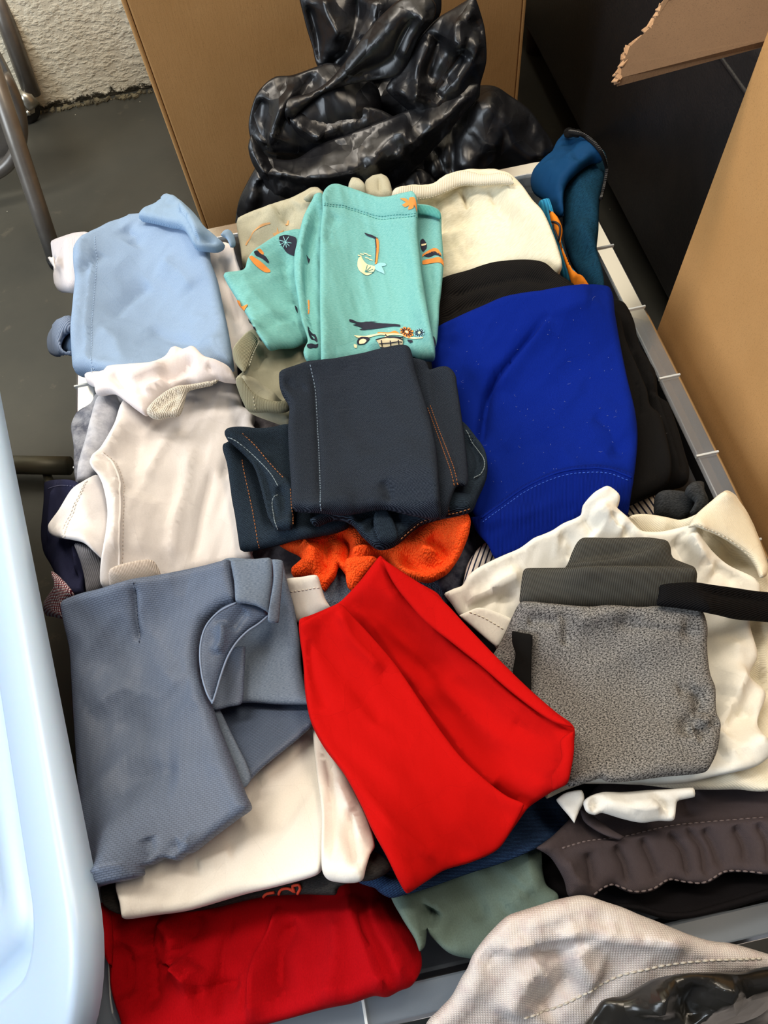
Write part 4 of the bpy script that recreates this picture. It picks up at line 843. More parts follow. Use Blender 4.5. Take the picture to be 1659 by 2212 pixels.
piece('front_panel', g, [(690, 160), (705, 120), (740, 92), (795, 85), (870, 102), (940, 125), (1010, 150), (1080, 170), (1150, 168), (1220, 152), (1290, 140), (1325, 142), (1343, 170), (1348, 250), (1348, 400), (1362, 550), (1380, 700), (1410, 880), (1440, 1050), (1466, 1180), (1463, 1262), (1380, 1262), (1300, 1230), (1200, 1230), (900, 1300), (690, 1330), (680, 1150), (674, 900), (674, 600), (678, 400), (692, 260)],
      TQ, T=.022, R=.009, view=VT, keep=True, soft=.006, wr=(.0016, .08, .025, 1.6), sp=.0034, folds=[([(700, 196), (780, 196), (900, 222), (1000, 255), (1100, 282), (1200, 280), (1345, 262)], .0012, .003, 'v'), ([(1250, 270), (1300, 500), (1350, 800), (1400, 1060)], .002, .01, 'r'), ([(1000, 1190), (1100, 1150), (1250, 1170)], .003, .01, 'r'), ([(780, 250), (740, 350), (730, 480)], .002, .01, 'v')])
TQT = plain('turquoise_thread', (70, 150, 148), .9)
stitch(g, [(700, 200), (780, 202), (900, 228), (1000, 262), (1100, 288), (1200, 286), (1345, 268)], TQT, VT, wd=.0004); stitch(g, [(702, 186), (780, 188), (900, 214), (1000, 246), (1100, 270), (1200, 268), (1343, 252)], TQT, VT, wd=.0003)
PR = lambda pts, m, off=.0009: printed(g, pts, m, VT, off=off)
PR([(1224, 168), (1260, 164), (1285, 176), (1290, 156), (1325, 152), (1338, 180), (1342, 235), (1320, 200), (1318, 222), (1280, 235), (1288, 205), (1262, 222), (1240, 208), (1268, 190)], ORP)
PR([(980, 396), (1010, 404), (1050, 418), (1072, 425), (1070, 436), (1045, 432), (1010, 420), (990, 410)], NVP)
PR([(1058, 420), (1074, 432), (1080, 480), (1074, 560), (1066, 608), (1052, 612), (1060, 540), (1062, 480)], ORP); PR([(1052, 430), (1060, 440), (1064, 500), (1056, 600), (1052, 600), (1058, 500)], NVP, .001)
PR([(938, 580), (958, 562), (975, 590), (1000, 615), (1050, 628), (1050, 655), (1025, 680), (990, 690), (955, 670), (934, 630)], CRP)
PR([(1050, 625), (1080, 605), (1122, 600), (1130, 615), (1100, 628), (1112, 650), (1120, 680), (1085, 665), (1055, 650)], PBP)
for k, (x, y) in enumerate([(935, 552), (950, 540), (975, 535), (1000, 545), (985, 565), (1010, 575)]): PR([(x, y), (x + 26, y + 6), (x + 28, y + 12), (x + 2, y + 7)], CRP)
for a in (0, 25, 50, 75): seam(g, [(985, 670), (985 + 60 * math.cos(math.radians(-a)), 670 + 60 * math.sin(math.radians(-a)) * .8)], TQT, VT, .0004, 'print_line', off=.0011)
PR([(878, 998), (900, 1000), (930, 1012), (1000, 1014), (1072, 1020), (1020, 1026), (1100, 1028), (1224, 1034), (1228, 1048), (1150, 1052), (1050, 1068), (945, 1066), (970, 1054), (940, 1044), (900, 1036), (930, 1026), (890, 1016), (878, 1012)], NVP)
PR([(1072, 1096), (1150, 1095), (1190, 1082), (1215, 1095), (1225, 1108), (1150, 1112), (1075, 1108)], ORP)
PR([(910, 1108), (1000, 1112), (1150, 1106), (1270, 1108), (1385, 1110), (1380, 1118), (1200, 1122), (1000, 1130), (930, 1122)], CRP, .0011)
PR([(930, 1150), (945, 1125), (975, 1118), (1010, 1128), (1020, 1150), (985, 1165), (935, 1170)], NVP, .0012)
PR([(945, 1152), (955, 1138), (975, 1134), (992, 1142), (995, 1155), (970, 1166), (948, 1168)], CRP, .0015)
PR([(908, 1168), (930, 1172), (928, 1192), (912, 1190)], CRP)
PR([(1062, 1165), (1120, 1150), (1135, 1122), (1150, 1122), (1145, 1142), (1240, 1140), (1245, 1160), (1230, 1178), (1090, 1192), (1080, 1180)], CRP, .0012)
for L_ in ([(1062, 1168), (1135, 1152), (1250, 1148)], [(1128, 1120), (1140, 1142), (1180, 1145), (1232, 1142), (1250, 1128)], [(1085, 1182), (1160, 1172), (1240, 1160)], [(1090, 1194), (1160, 1188), (1238, 1172)], [(1100, 1168), (1104, 1190)], [(1160, 1164), (1164, 1186)], [(1215, 1158), (1220, 1176)]): seam(g, L_, NVP, VT, .0005, 'print_line', off=.0016)
for cx, cy, r1, mt in ((1272, 1082, 48, ORP), (1358, 1084, 38, PBP)):
    pts = []
    for k in range(24): rr_ = r1 * (1 if k % 3 else .78); pts.append((cx + rr_ * math.cos(k * math.pi / 12), cy + rr_ * .8 * math.sin(k * math.pi / 12)))
    PR(pts, mt, .0013)
    for k in range(12):
        a = k * math.pi / 6; seam(g, [(cx + r1 * .35 * math.cos(a), cy + r1 * .28 * math.sin(a)), (cx + r1 * .8 * math.cos(a), cy + r1 * .64 * math.sin(a))], NVP, VT, .0005, 'print_line', off=.0017)
    PR([(cx + r1 * .25 * math.cos(k), cy + r1 * .2 * math.sin(k)) for k in range(6)], CRP, .0019)
PR([(1275, 1130), (1310, 1130), (1312, 1146), (1285, 1148)], NVP)

g = garment('jeans', 'dark blue denim jeans folded on top at the centre of the tub', 'jeans', (800, 950), .34)
DN = fabric('dark_denim', (19, 25, 35), 'denim', (58, 65, 76), ang=.0); DNS = fabric('black_denim', (10, 15, 23), 'denim', (54, 68, 82), ang=.5)
piece('leg', g, [(203, 565), (225, 540), (290, 533), (380, 540), (450, 535), (530, 520), (700, 560), (900, 900), (850, 1000), (835, 1040), (760, 1070), (650, 1090), (560, 1105), (480, 1130), (370, 1155), (330, 1162), (284, 1158), (270, 1080), (255, 980), (240, 900), (215, 720), (193, 645), (200, 622), (225, 610)], DNS, T=.018, view=VD, wr=(.001, .03, .03, .3), sp=.0034,
      folds=[([(215, 625), (280, 640), (330, 680), (400, 800), (420, 900), (470, 1050)], .006, .010, 'v'), ([(400, 660), (450, 760), (520, 830)], .004, .006, 'r')])
stitch(g, [(285, 680), (310, 800), (345, 960), (376, 1148)], TH_O, VD, wd=.00045)
piece('leg_hem', g, [(203, 568), (240, 548), (320, 590), (400, 660), (450, 720), (520, 790), (560, 840), (565, 900), (555, 1000), (545, 1045), (500, 1052), (465, 1055), (430, 1000), (410, 930), (390, 850), (360, 750), (320, 690), (270, 640), (225, 600)], DNS, T=.014, R=.006, view=VD, soft=.005, sp=.003,
      folds=[([(240, 580), (330, 660), (400, 780), (440, 940), (470, 1040)], .004, .004, 'v'), ([(470, 830), (500, 900), (490, 1000)], .005, .006, 'v')])
stitch(g, [(290, 552), (360, 625), (430, 710), (505, 790)], TH_O, VD, wd=.00045); stitch(g, [(540, 845), (545, 940), (555, 1040)], TH_O, VD, wd=.00045)
FR = plain('denim_fray', (120, 134, 142), .9)
stitch(g, [(215, 575), (300, 625), (370, 690), (440, 770), (475, 830)], FR, VD, wd=.0005, name='frayed_hem', dash=.003, gap=.0004); stitch(g, [(470, 860), (440, 900), (450, 980), (470, 1045)], FR, VD, wd=.0005, name='frayed_hem', dash=.003, gap=.0004)
piece('waistband', g, [(640, 1010), (760, 960), (1000, 900), (1380, 500), (1432, 520), (1490, 590), (1532, 650), (1548, 720), (1540, 800), (1500, 890), (1472, 950), (1400, 975), (1300, 995), (1210, 1025), (1150, 1070), (1105, 1110), (1060, 1140), (1005, 1152), (965, 1140), (900, 1080), (845, 1020), (760, 1000), (680, 1030), (655, 1025)], DNS, T=.022, R=.008, view=VD, soft=.006, sp=.0032, ang=1,
      folds=[([(1440, 560), (1500, 660), (1500, 740), (1460, 800)], .006, .006, 'v'), ([(1470, 800), (1500, 780), (1535, 740)], .004, .004, 's'), ([(860, 1010), (930, 970), (1000, 950)], .004, .005, 'v'), ([(970, 1110), (930, 1060), (990, 990)], .003, .004, 'v'), ([(1040, 1110), (1060, 1060), (1000, 990)], .003, .004, 'v'), ([(680, 1020), (750, 990), (820, 980)], .004, .004, 'v')])
stitch(g, [(1105, 1100), (1150, 1060), (1210, 1015), (1300, 985), (1400, 965), (1465, 940)], TH_O, VD, wd=.00045); stitch(g, [(1320, 880), (1325, 930), (1328, 980)], TH_O, VD, wd=.0004); stitch(g, [(1340, 870), (1348, 930), (1350, 970)], TH_O, VD, wd=.0004)
stitch(g, [(1436, 545), (1500, 630), (1532, 700), (1520, 760), (1470, 800)], FR, VD, wd=.0005, name='frayed_hem', dash=.003, gap=.0004)
piece('belt_loop', g, [(975, 965), (1035, 950), (1075, 1030), (1090, 1095), (1050, 1125), (990, 1110), (965, 1030)], DNS, T=.005, view=VD, soft=.004, ang=.4)
piece('back_panel', g, [(1100, 170), (1160, 178), (1232, 198), (1252, 240), (1300, 226), (1345, 226), (1383, 262), (1392, 320), (1405, 400), (1420, 510), (1436, 640), (1450, 790), (1440, 830), (1392, 830), (1360, 900), (1330, 990), (1200, 980), (1100, 600)], DN, T=.012, view=VD, soft=.006, folds=[([(1250, 240), (1270, 400), (1340, 600), (1400, 830)], .003, .02, 't')])
stitch(g, [(1255, 435), (1300, 560), (1350, 690), (1398, 822)], TH_O, VD, wd=.00045); stitch(g, [(1242, 445), (1288, 570), (1335, 700), (1378, 822)], TH_O, VD, wd=.00045)
piece('front_panel', g, [(484, 262), (510, 245), (560, 228), (632, 205), (700, 196), (760, 190), (900, 165), (980, 145), (1050, 130), (1110, 122), (1150, 132), (1165, 170), (1185, 260), (1240, 440), (1270, 560), (1290, 680), (1302, 860), (1308, 985), (1250, 992), (1150, 975), (1030, 946), (960, 950), (900, 962), (800, 975), (680, 962), (555, 950), (545, 850), (535, 700), (528, 560), (535, 440), (520, 400), (500, 370), (484, 320)],
      DN, T=.022, R=.010, view=VD, soft=.006, sp=.0034, wr=(.0008, .06, .03, .2), folds=[([(634, 210), (662, 330), (672, 500), (682, 700), (690, 955)], .002, .003, 'v'), ([(1010, 800), (1040, 860), (1040, 940)], .003, .006, 'v'), ([(500, 280), (560, 330), (620, 320)], .0015, .008, 'v')])
stitch(g, [(640, 210), (664, 330), (674, 500), (684, 700), (692, 952)], TH_B, VD, wd=.00045)

# --- right: cream shirt, white T-shirt, grey sweatpants
g = garment('shirt', 'cream ribbed shirt with its collar bunched up at the right edge of the tub', 'shirt', (1540, 1170), .32)
piece('body', g, [(945, 402), (975, 386), (1030, 383), (1085, 390), (1150, 402), (1210, 412), (1290, 382), (1360, 325), (1405, 282), (1440, 266), (1482, 290), (1510, 330), (1545, 380), (1590, 470), (1625, 560), (1656, 655), (1700, 820), (1760, 1100), (1800, 1500), (1800, 1700), (1659, 1775), (1500, 1768), (1370, 1770), (1200, 1765), (1050, 1748), (800, 1725), (640, 1770), (540, 1815), (520, 1740), (760, 1560), (900, 1300), (1040, 900), (1060, 600), (980, 470)],
      fabric('cream_pique', (226, 219, 198), 'pique', (214, 206, 184), s=.8), T=.026, R=.012, view=VE, keep=True, wr=(.003, .06, .03, 1.0), sp=.004,
      folds=[([(1300, 440), (1400, 480), (1500, 560), (1600, 650)], .005, .010, 'v'), ([(1330, 420), (1450, 460), (1580, 570), (1640, 640)], .004, .010, 'r'), ([(1440, 700), (1480, 680), (1540, 720)], .004, .008, 'v'), ([(1400, 1560), (1450, 1400), (1520, 1220)], .004, .012, 'r'), ([(1659, 1180), (1560, 1240), (1480, 1360)], .003, .01, 'v'), ([(1600, 900), (1620, 1100), (1659, 1300)], .003, .008, 's')])
g2 = garment('t_shirt', 'white T-shirt spread under the heather grey sweatpants on the right', 'T-shirt', (1150, 1230), .33)
WH2 = fabric('ivory_jersey', (230, 227, 216), 'jersey')
piece('body', g2, [(22, 782), (70, 758), (112, 742), (135, 700), (180, 660), (250, 622), (320, 590), (400, 555), (470, 505), (520, 485), (565, 465), (620, 430), (680, 405), (712, 382), (722, 335), (770, 280), (808, 256), (842, 243), (880, 262), (908, 295), (902, 335), (893, 352), (945, 398), (985, 440), (1020, 468), (1100, 472), (1160, 462), (1250, 440), (1290, 432), (1320, 500), (1370, 570), (1450, 640), (1570, 700), (1612, 748), (1600, 850), (1560, 930), (1600, 1100), (1560, 1200), (1640, 1290), (1600, 1450), (1700, 1560), (1600, 1650), (1400, 1700), (1200, 1740), (900, 1740), (600, 1700), (400, 1400), (300, 1150), (282, 1048), (200, 975), (100, 888), (60, 830)],
      WH2, T=.020, R=.009, view=VE, keep=True, soft=.006, wr=(.0035, .05, .016, .9), sp=.0036,
      folds=[([(130, 820), (230, 780), (330, 720), (420, 680)], .005, .007, 'r'), ([(150, 860), (260, 810), (400, 800)], .004, .006, 'v'), ([(740, 300), (740, 380), (800, 470)], .005, .007, 'v'), ([(800, 330), (850, 400), (940, 470)], .005, .008, 'r'), ([(870, 370), (900, 430), (980, 470)], .004, .006, 'v'), ([(600, 480), (660, 500), (680, 600)], .003, .01, 'v'), ([(1180, 500), (1240, 600), (1250, 700)], .005, .008, 'v'), ([(1250, 470), (1300, 580), (1400, 660)], .006, .010, 'r'),
             ([(1300, 640), (1400, 640), (1520, 720)], .004, .008, 'v'), ([(1400, 1560), (1440, 1380), (1540, 1150)], .005, .009, 'r'), ([(1420, 1500), (1500, 1400), (1600, 1380)], .004, .008, 'v'), ([(1500, 1000), (1480, 1150), (1420, 1300)], .004, .012, 'r'), ([(1430, 1600), (1550, 1540), (1659, 1500)], .004, .01, 'r')])
piece('sleeve_hem', g2, [(98, 890), (140, 870), (200, 850), (280, 870), (350, 900), (366, 915), (350, 960), (320, 1010), (292, 1050), (240, 1012), (170, 950)], WH2, T=.006, view=VE, keep=True, soft=.004)
stitch(g2, [(150, 872), (230, 905), (330, 965)], plain('ivory_thread', (205, 198, 180), .9), VE)
gc = [o for o in bpy.data.objects if o.get('label', '').startswith('cream ribbed shirt with its collar')][0]
piece('collar', gc, [(1255, 445), (1280, 395), (1325, 350), (1370, 312), (1408, 280), (1440, 267), (1482, 290), (1512, 332), (1548, 382), (1590, 470), (1625, 560), (1655, 655), (1648, 690), (1620, 700), (1600, 650), (1560, 590), (1500, 540), (1420, 490), (1340, 455), (1300, 440)], MATS['cream_pique'], T=.009, view=VE, keep=True, soft=.006, folds=[([(1300, 425), (1400, 455), (1500, 520), (1590, 610)], .0025, .004, 'v')])
stitch(gc, [(1310, 432), (1400, 462), (1500, 528), (1585, 612)], MATS['ivory_thread'], VE)
g = garment('shirt', 'small white shirt tail poking out above the gathered shorts, beside the red T-shirt', 'shirt', (1380, 1740), .32)
WB = fabric('bright_white_cotton', (226, 224, 216), 'jersey')
piece('shirt_tail', g, [(775, 150), (815, 120), (880, 110), (892, 150), (870, 200), (850, 248), (825, 215), (795, 180)], WB, T=.008, view=VH, wr=(.0015, .02, .01, .5)) 
piece('collar', g, [(888, 160), (915, 135), (970, 118), (1050, 118), (1150, 110), (1250, 105), (1345, 100), (1352, 138), (1300, 150), (1278, 160), (1265, 235), (1200, 238), (1130, 246), (1050, 230), (965, 205), (935, 214), (900, 200)], WB, T=.012, view=VH, wr=(.002, .03, .008, .2), folds=[([(935, 205), (930, 170), (945, 130)], .005, .005, 'v'), ([(960, 180), (1100, 190), (1230, 180)], .003, .01, 'r'), ([(1180, 130), (1220, 170), (1255, 220)], .003, .004, 'v')])

g = garment('sweatpants', 'heather grey sweatpants with ribbed waist and black side stripes, folded on the right', 'trousers', (1330, 1450), .34)
HG = fabric('heather_grey', (142, 139, 135), 'speckle', (40, 39, 39), s=1.25); HR = fabric('heather_rib', (80, 79, 73), 'rib', (52, 51, 48), s=1.7)
piece('ribbed_cuff', g, [(600, 700), (645, 630), (668, 570), (705, 508), (760, 500), (850, 502), (950, 500), (1040, 500), (1110, 508), (1148, 520), (1165, 555), (1175, 602), (1230, 628), (1287, 656), (1292, 720), (1200, 780), (900, 800), (640, 780)], HR, T=.018, view=VE, keep=True, wr=(.0012, .06, .02, 0),
      folds=[([(690, 625), (820, 610), (950, 590), (1050, 560), (1110, 530)], .005, .02, 't'), ([(1110, 530), (1180, 600), (1285, 655)], .003, .008, 'v')])
piece('cuff_fold', g, [(655, 632), (690, 622), (780, 614), (880, 602), (980, 580), (1060, 552), (1118, 520), (1150, 525), (1166, 560), (1176, 602), (1230, 628), (1287, 656), (1290, 700), (1000, 720), (700, 700), (640, 660)], HR, T=.006, view=VE, keep=True, soft=.004)
piece('waistband', g, [(430, 655), (520, 652), (640, 650), (750, 642), (900, 640), (1050, 642), (1180, 645), (1285, 655), (1296, 715), (1290, 790), (1290, 850), (1100, 870), (850, 862), (650, 855), (450, 840), (404, 822), (410, 740), (418, 680)], HR, T=.014, view=VE, keep=True, soft=.005, wr=(.001, .05, .03, 0))
piece('leg', g, [(402, 830), (450, 824), (600, 838), (750, 850), (850, 842), (1000, 852), (1100, 846), (1200, 845), (1290, 850), (1325, 885), (1346, 960), (1344, 1050), (1350, 1130), (1362, 1200), (1385, 1260), (1388, 1340), (1392, 1390), (1412, 1440), (1408, 1500), (1395, 1580), (1370, 1640), (1340, 1680), (1250, 1695), (1130, 1705), (1000, 1722), (900, 1732), (850, 1730), (812, 1712), (760, 1728), (640, 1750), (560, 1600), (440, 1400), (330, 1210), (265, 1110), (300, 1040), (330, 975), (368, 890)],
      HG, T=.030, R=.013, view=VE, keep=True, soft=.006, wr=(.0018, .05, .04, .2), sp=.0036,
      folds=[([(600, 860), (640, 900), (640, 1000), (620, 1040)], .003, .005, 'v'), ([(680, 930), (800, 900), (950, 850)], .003, .006, 'r'), ([(880, 920), (1000, 930), (1150, 960), (1330, 975)], .003, .006, 'v'), ([(1000, 910), (1130, 940), (1250, 950)], .0025, .006, 'r'), ([(440, 920), (520, 905), (600, 930)], .003, .005, 'v'), ([(1290, 1250), (1320, 1330), (1290, 1400), (1245, 1440), (1260, 1510)], .005, .006, 'v'), ([(1400, 1410), (1350, 1460), (1280, 1480)], .006, .006, 'v'), ([(1280, 1400), (1330, 1430), (1370, 1410)], .005, .010, 'r'), ([(1200, 1270), (1260, 1260), (1300, 1250)], .002, .006, 'v'), ([(310, 1100), (330, 1030), (380, 1000)], .003, .005, 'v')])
BJ = fabric('black_jersey', (17, 16, 15), 'jersey'); BKR2 = fabric('black_knit_rib', (20, 20, 22), 'rib', (8, 8, 10), s=1.5, ang=1.35)
piece('side_stripe', g, [(366, 968), (420, 978), (467, 990), (464, 1080), (462, 1180), (461, 1290), (420, 1250), (370, 1185), (375, 1130), (382, 1080), (366, 1030)], BJ, T=.0028, view=VE, keep=True, soft=.004, label='black side stripe')
piece('drawstring_band', g, [(1112, 738), (1180, 728), (1280, 724), (1380, 738), (1470, 750), (1570, 765), (1720, 790), (1725, 935), (1659, 922), (1500, 908), (1400, 885), (1300, 865), (1200, 850), (1095, 836), (1105, 780)], BKR2, T=.010, view=VE, keep=True, soft=.005, label='black ribbed band', folds=[([(1285, 726), (1420, 770), (1580, 790), (1700, 800)], .004, .004, 'v')])

# --- left front: cream shirt, dress shirt
g = garment('shirt', 'cream shirt folded under the blue grey dress shirt, at the front left', 'shirt', (520, 1800), .31)
CS = fabric('cream_brushed', (228, 223, 214), 'jersey')
piece('body', g, [(600, 1200), (1000, 900), (1200, 700), (1340, 700), (1400, 755), (1440, 800), (1460, 900), (1490, 1100), (1460, 1300), (1440, 1412), (1400, 1440), (1250, 1482), (1100, 1518), (850, 1590), (700, 1612), (562, 1628), (545, 1560), (527, 1470)], CS, T=.026, R=.010, view=VF, wr=(.0022, .07, .03, .9), sp=.0038, folds=[([(1040, 1320), (1000, 1340), (880, 1390)], .0025, .006, 'r'), ([(1380, 800), (1300, 900), (1150, 1000)], .002, .012, 'r')])
piece('folded_sleeve', g, [(1400, 760), (1432, 782), (1480, 850), (1515, 930), (1560, 1000), (1600, 1080), (1650, 1190), (1680, 1300), (1659, 1340), (1640, 1400), (1622, 1456), (1560, 1468), (1475, 1455), (1445, 1415), (1440, 1320), (1442, 1150), (1415, 950)], CS, T=.016, view=VF, soft=.005, wr=(.002, .06, .008, 1.9), sp=.0034,
      folds=[([(1440, 820), (1480, 1000), (1478, 1200), (1470, 1400)], .004, .005, 'v'), ([(1530, 980), (1560, 1100), (1600, 1200), (1640, 1260)], .004, .006, 'r'), ([(1590, 1100), (1570, 1250), (1600, 1400)], .004, .005, 'v')])
piece('collar', g, [(1285, 108), (1350, 98), (1420, 90), (1440, 140), (1458, 195), (1482, 236), (1440, 260), (1400, 285), (1330, 300), (1300, 240), (1280, 160)], CS, T=.012, view=VF)
stitch(g, [(1302, 165), (1370, 155), (1436, 142)], plain('cream_stitch', (206, 196, 184), .9), VF)
DB = fabric('blue_grey_dobby', (98, 110, 132), 'dobby', rough=.5); DH2 = fabric('blue_grey_chambray', (118, 130, 146), 'heather', (88, 101, 120), s=1.2, rough=.8); DSL = fabric('blue_grey_lining', (84, 97, 120), 'dobby', s=1.1, rough=.42)
g = garment('dress_shirt', 'blue grey satin dress shirt with brick weave, folded at the left of the tub', 'shirt', (350, 1530), .35)
piece('lining', g, [(900, 700), (950, 640), (1100, 600), (1390, 640), (1406, 745), (1350, 810), (1280, 868), (1180, 950), (1130, 1000), (1090, 1042), (1000, 1000), (900, 850)], DSL, T=.010, view=VF, label='glossy blue grey lining')
piece('inner_yoke', g, [(1000, 25), (1120, 18), (1262, 25), (1275, 60), (1290, 130), (1320, 240), (1345, 400), (1352, 500), (1372, 600), (1400, 668), (1250, 668), (1100, 660), (1020, 680), (950, 690), (800, 500), (850, 200)], DH2, T=.014, view=VF, soft=.006, label='chambray inner yoke')
piece('back_facing', g, [(940, 640), (985, 690), (1030, 780), (1075, 870), (1105, 930), (1125, 1000), (1090, 1040), (1000, 1000), (900, 800)], DH2, T=.006, view=VF, soft=.004)
piece('placket', g, [(900, 560), (990, 500), (1040, 420), (1100, 410), (1096, 520), (1085, 660), (1020, 680), (955, 692), (915, 640)], DB, T=.006, view=VF, soft=.004)
piece('body', g, [(283, 225), (300, 205), (380, 175), (450, 158), (520, 135), (600, 113), (700, 98), (800, 80), (920, 55), (1035, 28), (1050, 110), (1060, 208), (1010, 232), (960, 270), (925, 310), (902, 370), (893, 440), (897, 510), (912, 580), (935, 640), (958, 690), (990, 780), (1030, 880), (1070, 980), (1100, 1060), (1127, 1132), (1060, 1185), (960, 1260), (870, 1330), (830, 1345), (805, 1368), (740, 1360), (690, 1385), (645, 1398), (643, 1432), (600, 1450), (500, 1470), (402, 1496), (392, 1400), (378, 1300), (370, 1180), (358, 1000), (348, 850), (335, 650), (322, 430), (300, 330), (288, 270)],
      DB, T=.034, R=.013, view=VF, keep=True, soft=.007, wr=(.0026, .09, .05, .7), sp=.0036,
      folds=[([(593, 115), (600, 200), (610, 300), (622, 385)], .0028, .003, 'v'), ([(810, 1280), (860, 1310), (880, 1330)], .003, .006, 'r'), ([(650, 1260), (655, 1330), (648, 1395)], .003, .006, 'v'), ([(800, 1300), (750, 1330), (740, 1355)], .003, .006, 'v'), ([(400, 700), (550, 600), (650, 620), (800, 480)], .003, .02, 'r'), ([(500, 1100), (620, 1000), (800, 950)], .003, .02, 'v'), ([(380, 1440), (480, 1400), (640, 1390)], .003, .005, 's')])
sb = dict(LAST)
stitch(g, [(595, 118), (602, 200), (612, 300), (625, 400)], plain('dark_slate_thread', (52, 62, 84), .9), VF, wd=.0005, dash=.0018, gap=.0016)
piece('facing', g, [(1060, 210), (1110, 218), (1160, 228), (1195, 245), (1202, 270), (1160, 300), (1110, 335), (1060, 385), (1020, 450), (990, 530), (968, 610), (952, 662), (925, 620), (902, 540), (893, 450), (902, 370), (930, 305), (990, 240)], DSL, T=.007, view=VF, keep=True, soft=.005, folds=[([(1000, 300), (1000, 380), (980, 440)], .003, .005, 'r'), ([(1100, 240), (1060, 290), (1040, 340)], .0025, .005, 'v')], label='glossy curved facing')
SE = plain('slate_piping', (116, 132, 158), .5)
seam(g, [(1058, 212), (985, 250), (930, 305), (903, 372), (896, 450), (906, 545), (928, 618), (950, 660)], SE, VF, .0009, 'piping'); seam(g, [(1200, 268), (1160, 305), (1108, 340), (1058, 392), (1020, 455), (990, 535), (966, 615), (952, 655)], SE, VF, .0009, 'piping')
piece('collar', g, [(1035, 28), (1090, 22), (1150, 18), (1212, 14), (1224, 60), (1222, 120), (1212, 190), (1204, 260), (1192, 250), (1150, 228), (1100, 216), (1058, 208), (1050, 120)], DH2, T=.008, view=VF, soft=.005, label='pale chambray collar')
piece('collar_stand', g, [(1222, 20), (1268, 26), (1268, 90), (1258, 200), (1248, 302), (1205, 300), (1200, 276), (1212, 200), (1226, 110)], DH2, T=.005, view=VF, soft=.004)

# --- the red T-shirt on top
g = garment('t_shirt', 'bright red T-shirt lying on top at the front centre of the tub', 'T-shirt', (940, 1560), .35)
RT = fabric('bright_red_jersey', (178, 10, 8), 'jersey')
piece('body', g, [(822, 1204), (840, 1218), (870, 1238), (910, 1264), (945, 1284), (960, 1302), (1000, 1345), (1060, 1408), (1100, 1448), (1145, 1492), (1200, 1540), (1239, 1572), (1239, 1610), (1234, 1655), (1224, 1692), (1190, 1712), (1150, 1738), (1137, 1750), (1105, 1795), (1074, 1836), (1020, 1862), (960, 1880), (920, 1905), (880, 1930), (862, 1905), (835, 1850), (805, 1795), (780, 1740), (745, 1675), (700, 1615), (672, 1560), (660, 1500), (655, 1430), (647, 1370), (648, 1342), (672, 1332), (705, 1318), (735, 1303), (775, 1262), (800, 1230)],
      RT, T=.032, R=.014, keep=True, soft=.007, wr=(.0022, .08, .02, -.95), sp=.0034,
      folds=[([(824, 1215), (850, 1262), (900, 1318), (960, 1380), (1030, 1440), (1110, 1510), (1180, 1560)], .005, .014, 't'), ([(835, 1225), (880, 1290), (950, 1350), (1040, 1420)], .004, .006, 'v'),
             ([(688, 1345), (700, 1400), (740, 1450), (790, 1500), (820, 1560)], .004, .006, 'v'), ([(665, 1370), (668, 1450), (700, 1520)], .003, .005, 'v'), ([(745, 1310), (790, 1350), (850, 1430), (920, 1530), (1000, 1640), (1060, 1700), (1130, 1738)], .005, .03, 's'),
             ([(680, 1520), (740, 1620), (800, 1720), (860, 1800)], .003, .012, 'r'), ([(1060, 1700), (1130, 1738), (1160, 1725)], .005, .008, 'v'), ([(840, 1730), (880, 1790), (925, 1850), (958, 1878)], .003, .005, 's'), ([(1180, 1700), (1210, 1670), (1220, 1640)], .003, .004, 'v'),
             ([(940, 1470), (1020, 1560), (1100, 1620)], .003, .016, 'r'), ([(1100, 1560), (1180, 1590), (1230, 1600)], .002, .01, 'v')])
piece('front_fold', g, [(648, 1352), (664, 1340), (700, 1322), (735, 1305), (765, 1335), (800, 1372), (850, 1430), (885, 1480), (925, 1540), (960, 1590), (1000, 1640), (1055, 1690), (1095, 1720), (1132, 1738), (1105, 1792), (1074, 1834), (1020, 1860), (958, 1879), (920, 1904), (880, 1928), (860, 1900), (835, 1848), (805, 1792), (780, 1738), (745, 1672), (702, 1612), (673, 1556), (662, 1500), (656, 1430)], RT, T=.005, keep=True, soft=.004, wr=(.0014, .07, .012, -.95),
      folds=[([(690, 1348), (700, 1400), (735, 1450), (785, 1500), (820, 1570)], .003, .005, 'v'), ([(668, 1380), (672, 1450), (705, 1530)], .0025, .004, 'v'), ([(735, 1318), (760, 1380), (830, 1450)], .003, .006, 'r'), ([(760, 1690), (850, 1790), (925, 1855), (955, 1876)], .0025, .004, 's')])
piece('shoulder_fold', g, [(823, 1206), (845, 1220), (872, 1239), (912, 1265), (962, 1303), (1002, 1346), (1062, 1409), (1102, 1449), (1147, 1493), (1200, 1540), (1237, 1572), (1200, 1562), (1160, 1538), (1100, 1492), (1040, 1440), (980, 1392), (920, 1345), (880, 1300), (850, 1260)], RT, T=.006, keep=True, soft=.004)
piece('sleeve', g, [(1210, 1600), (1239, 1580), (1240, 1620), (1234, 1660), (1224, 1694), (1195, 1706), (1190, 1680), (1212, 1640)], RT, T=.006, keep=True, soft=.004)
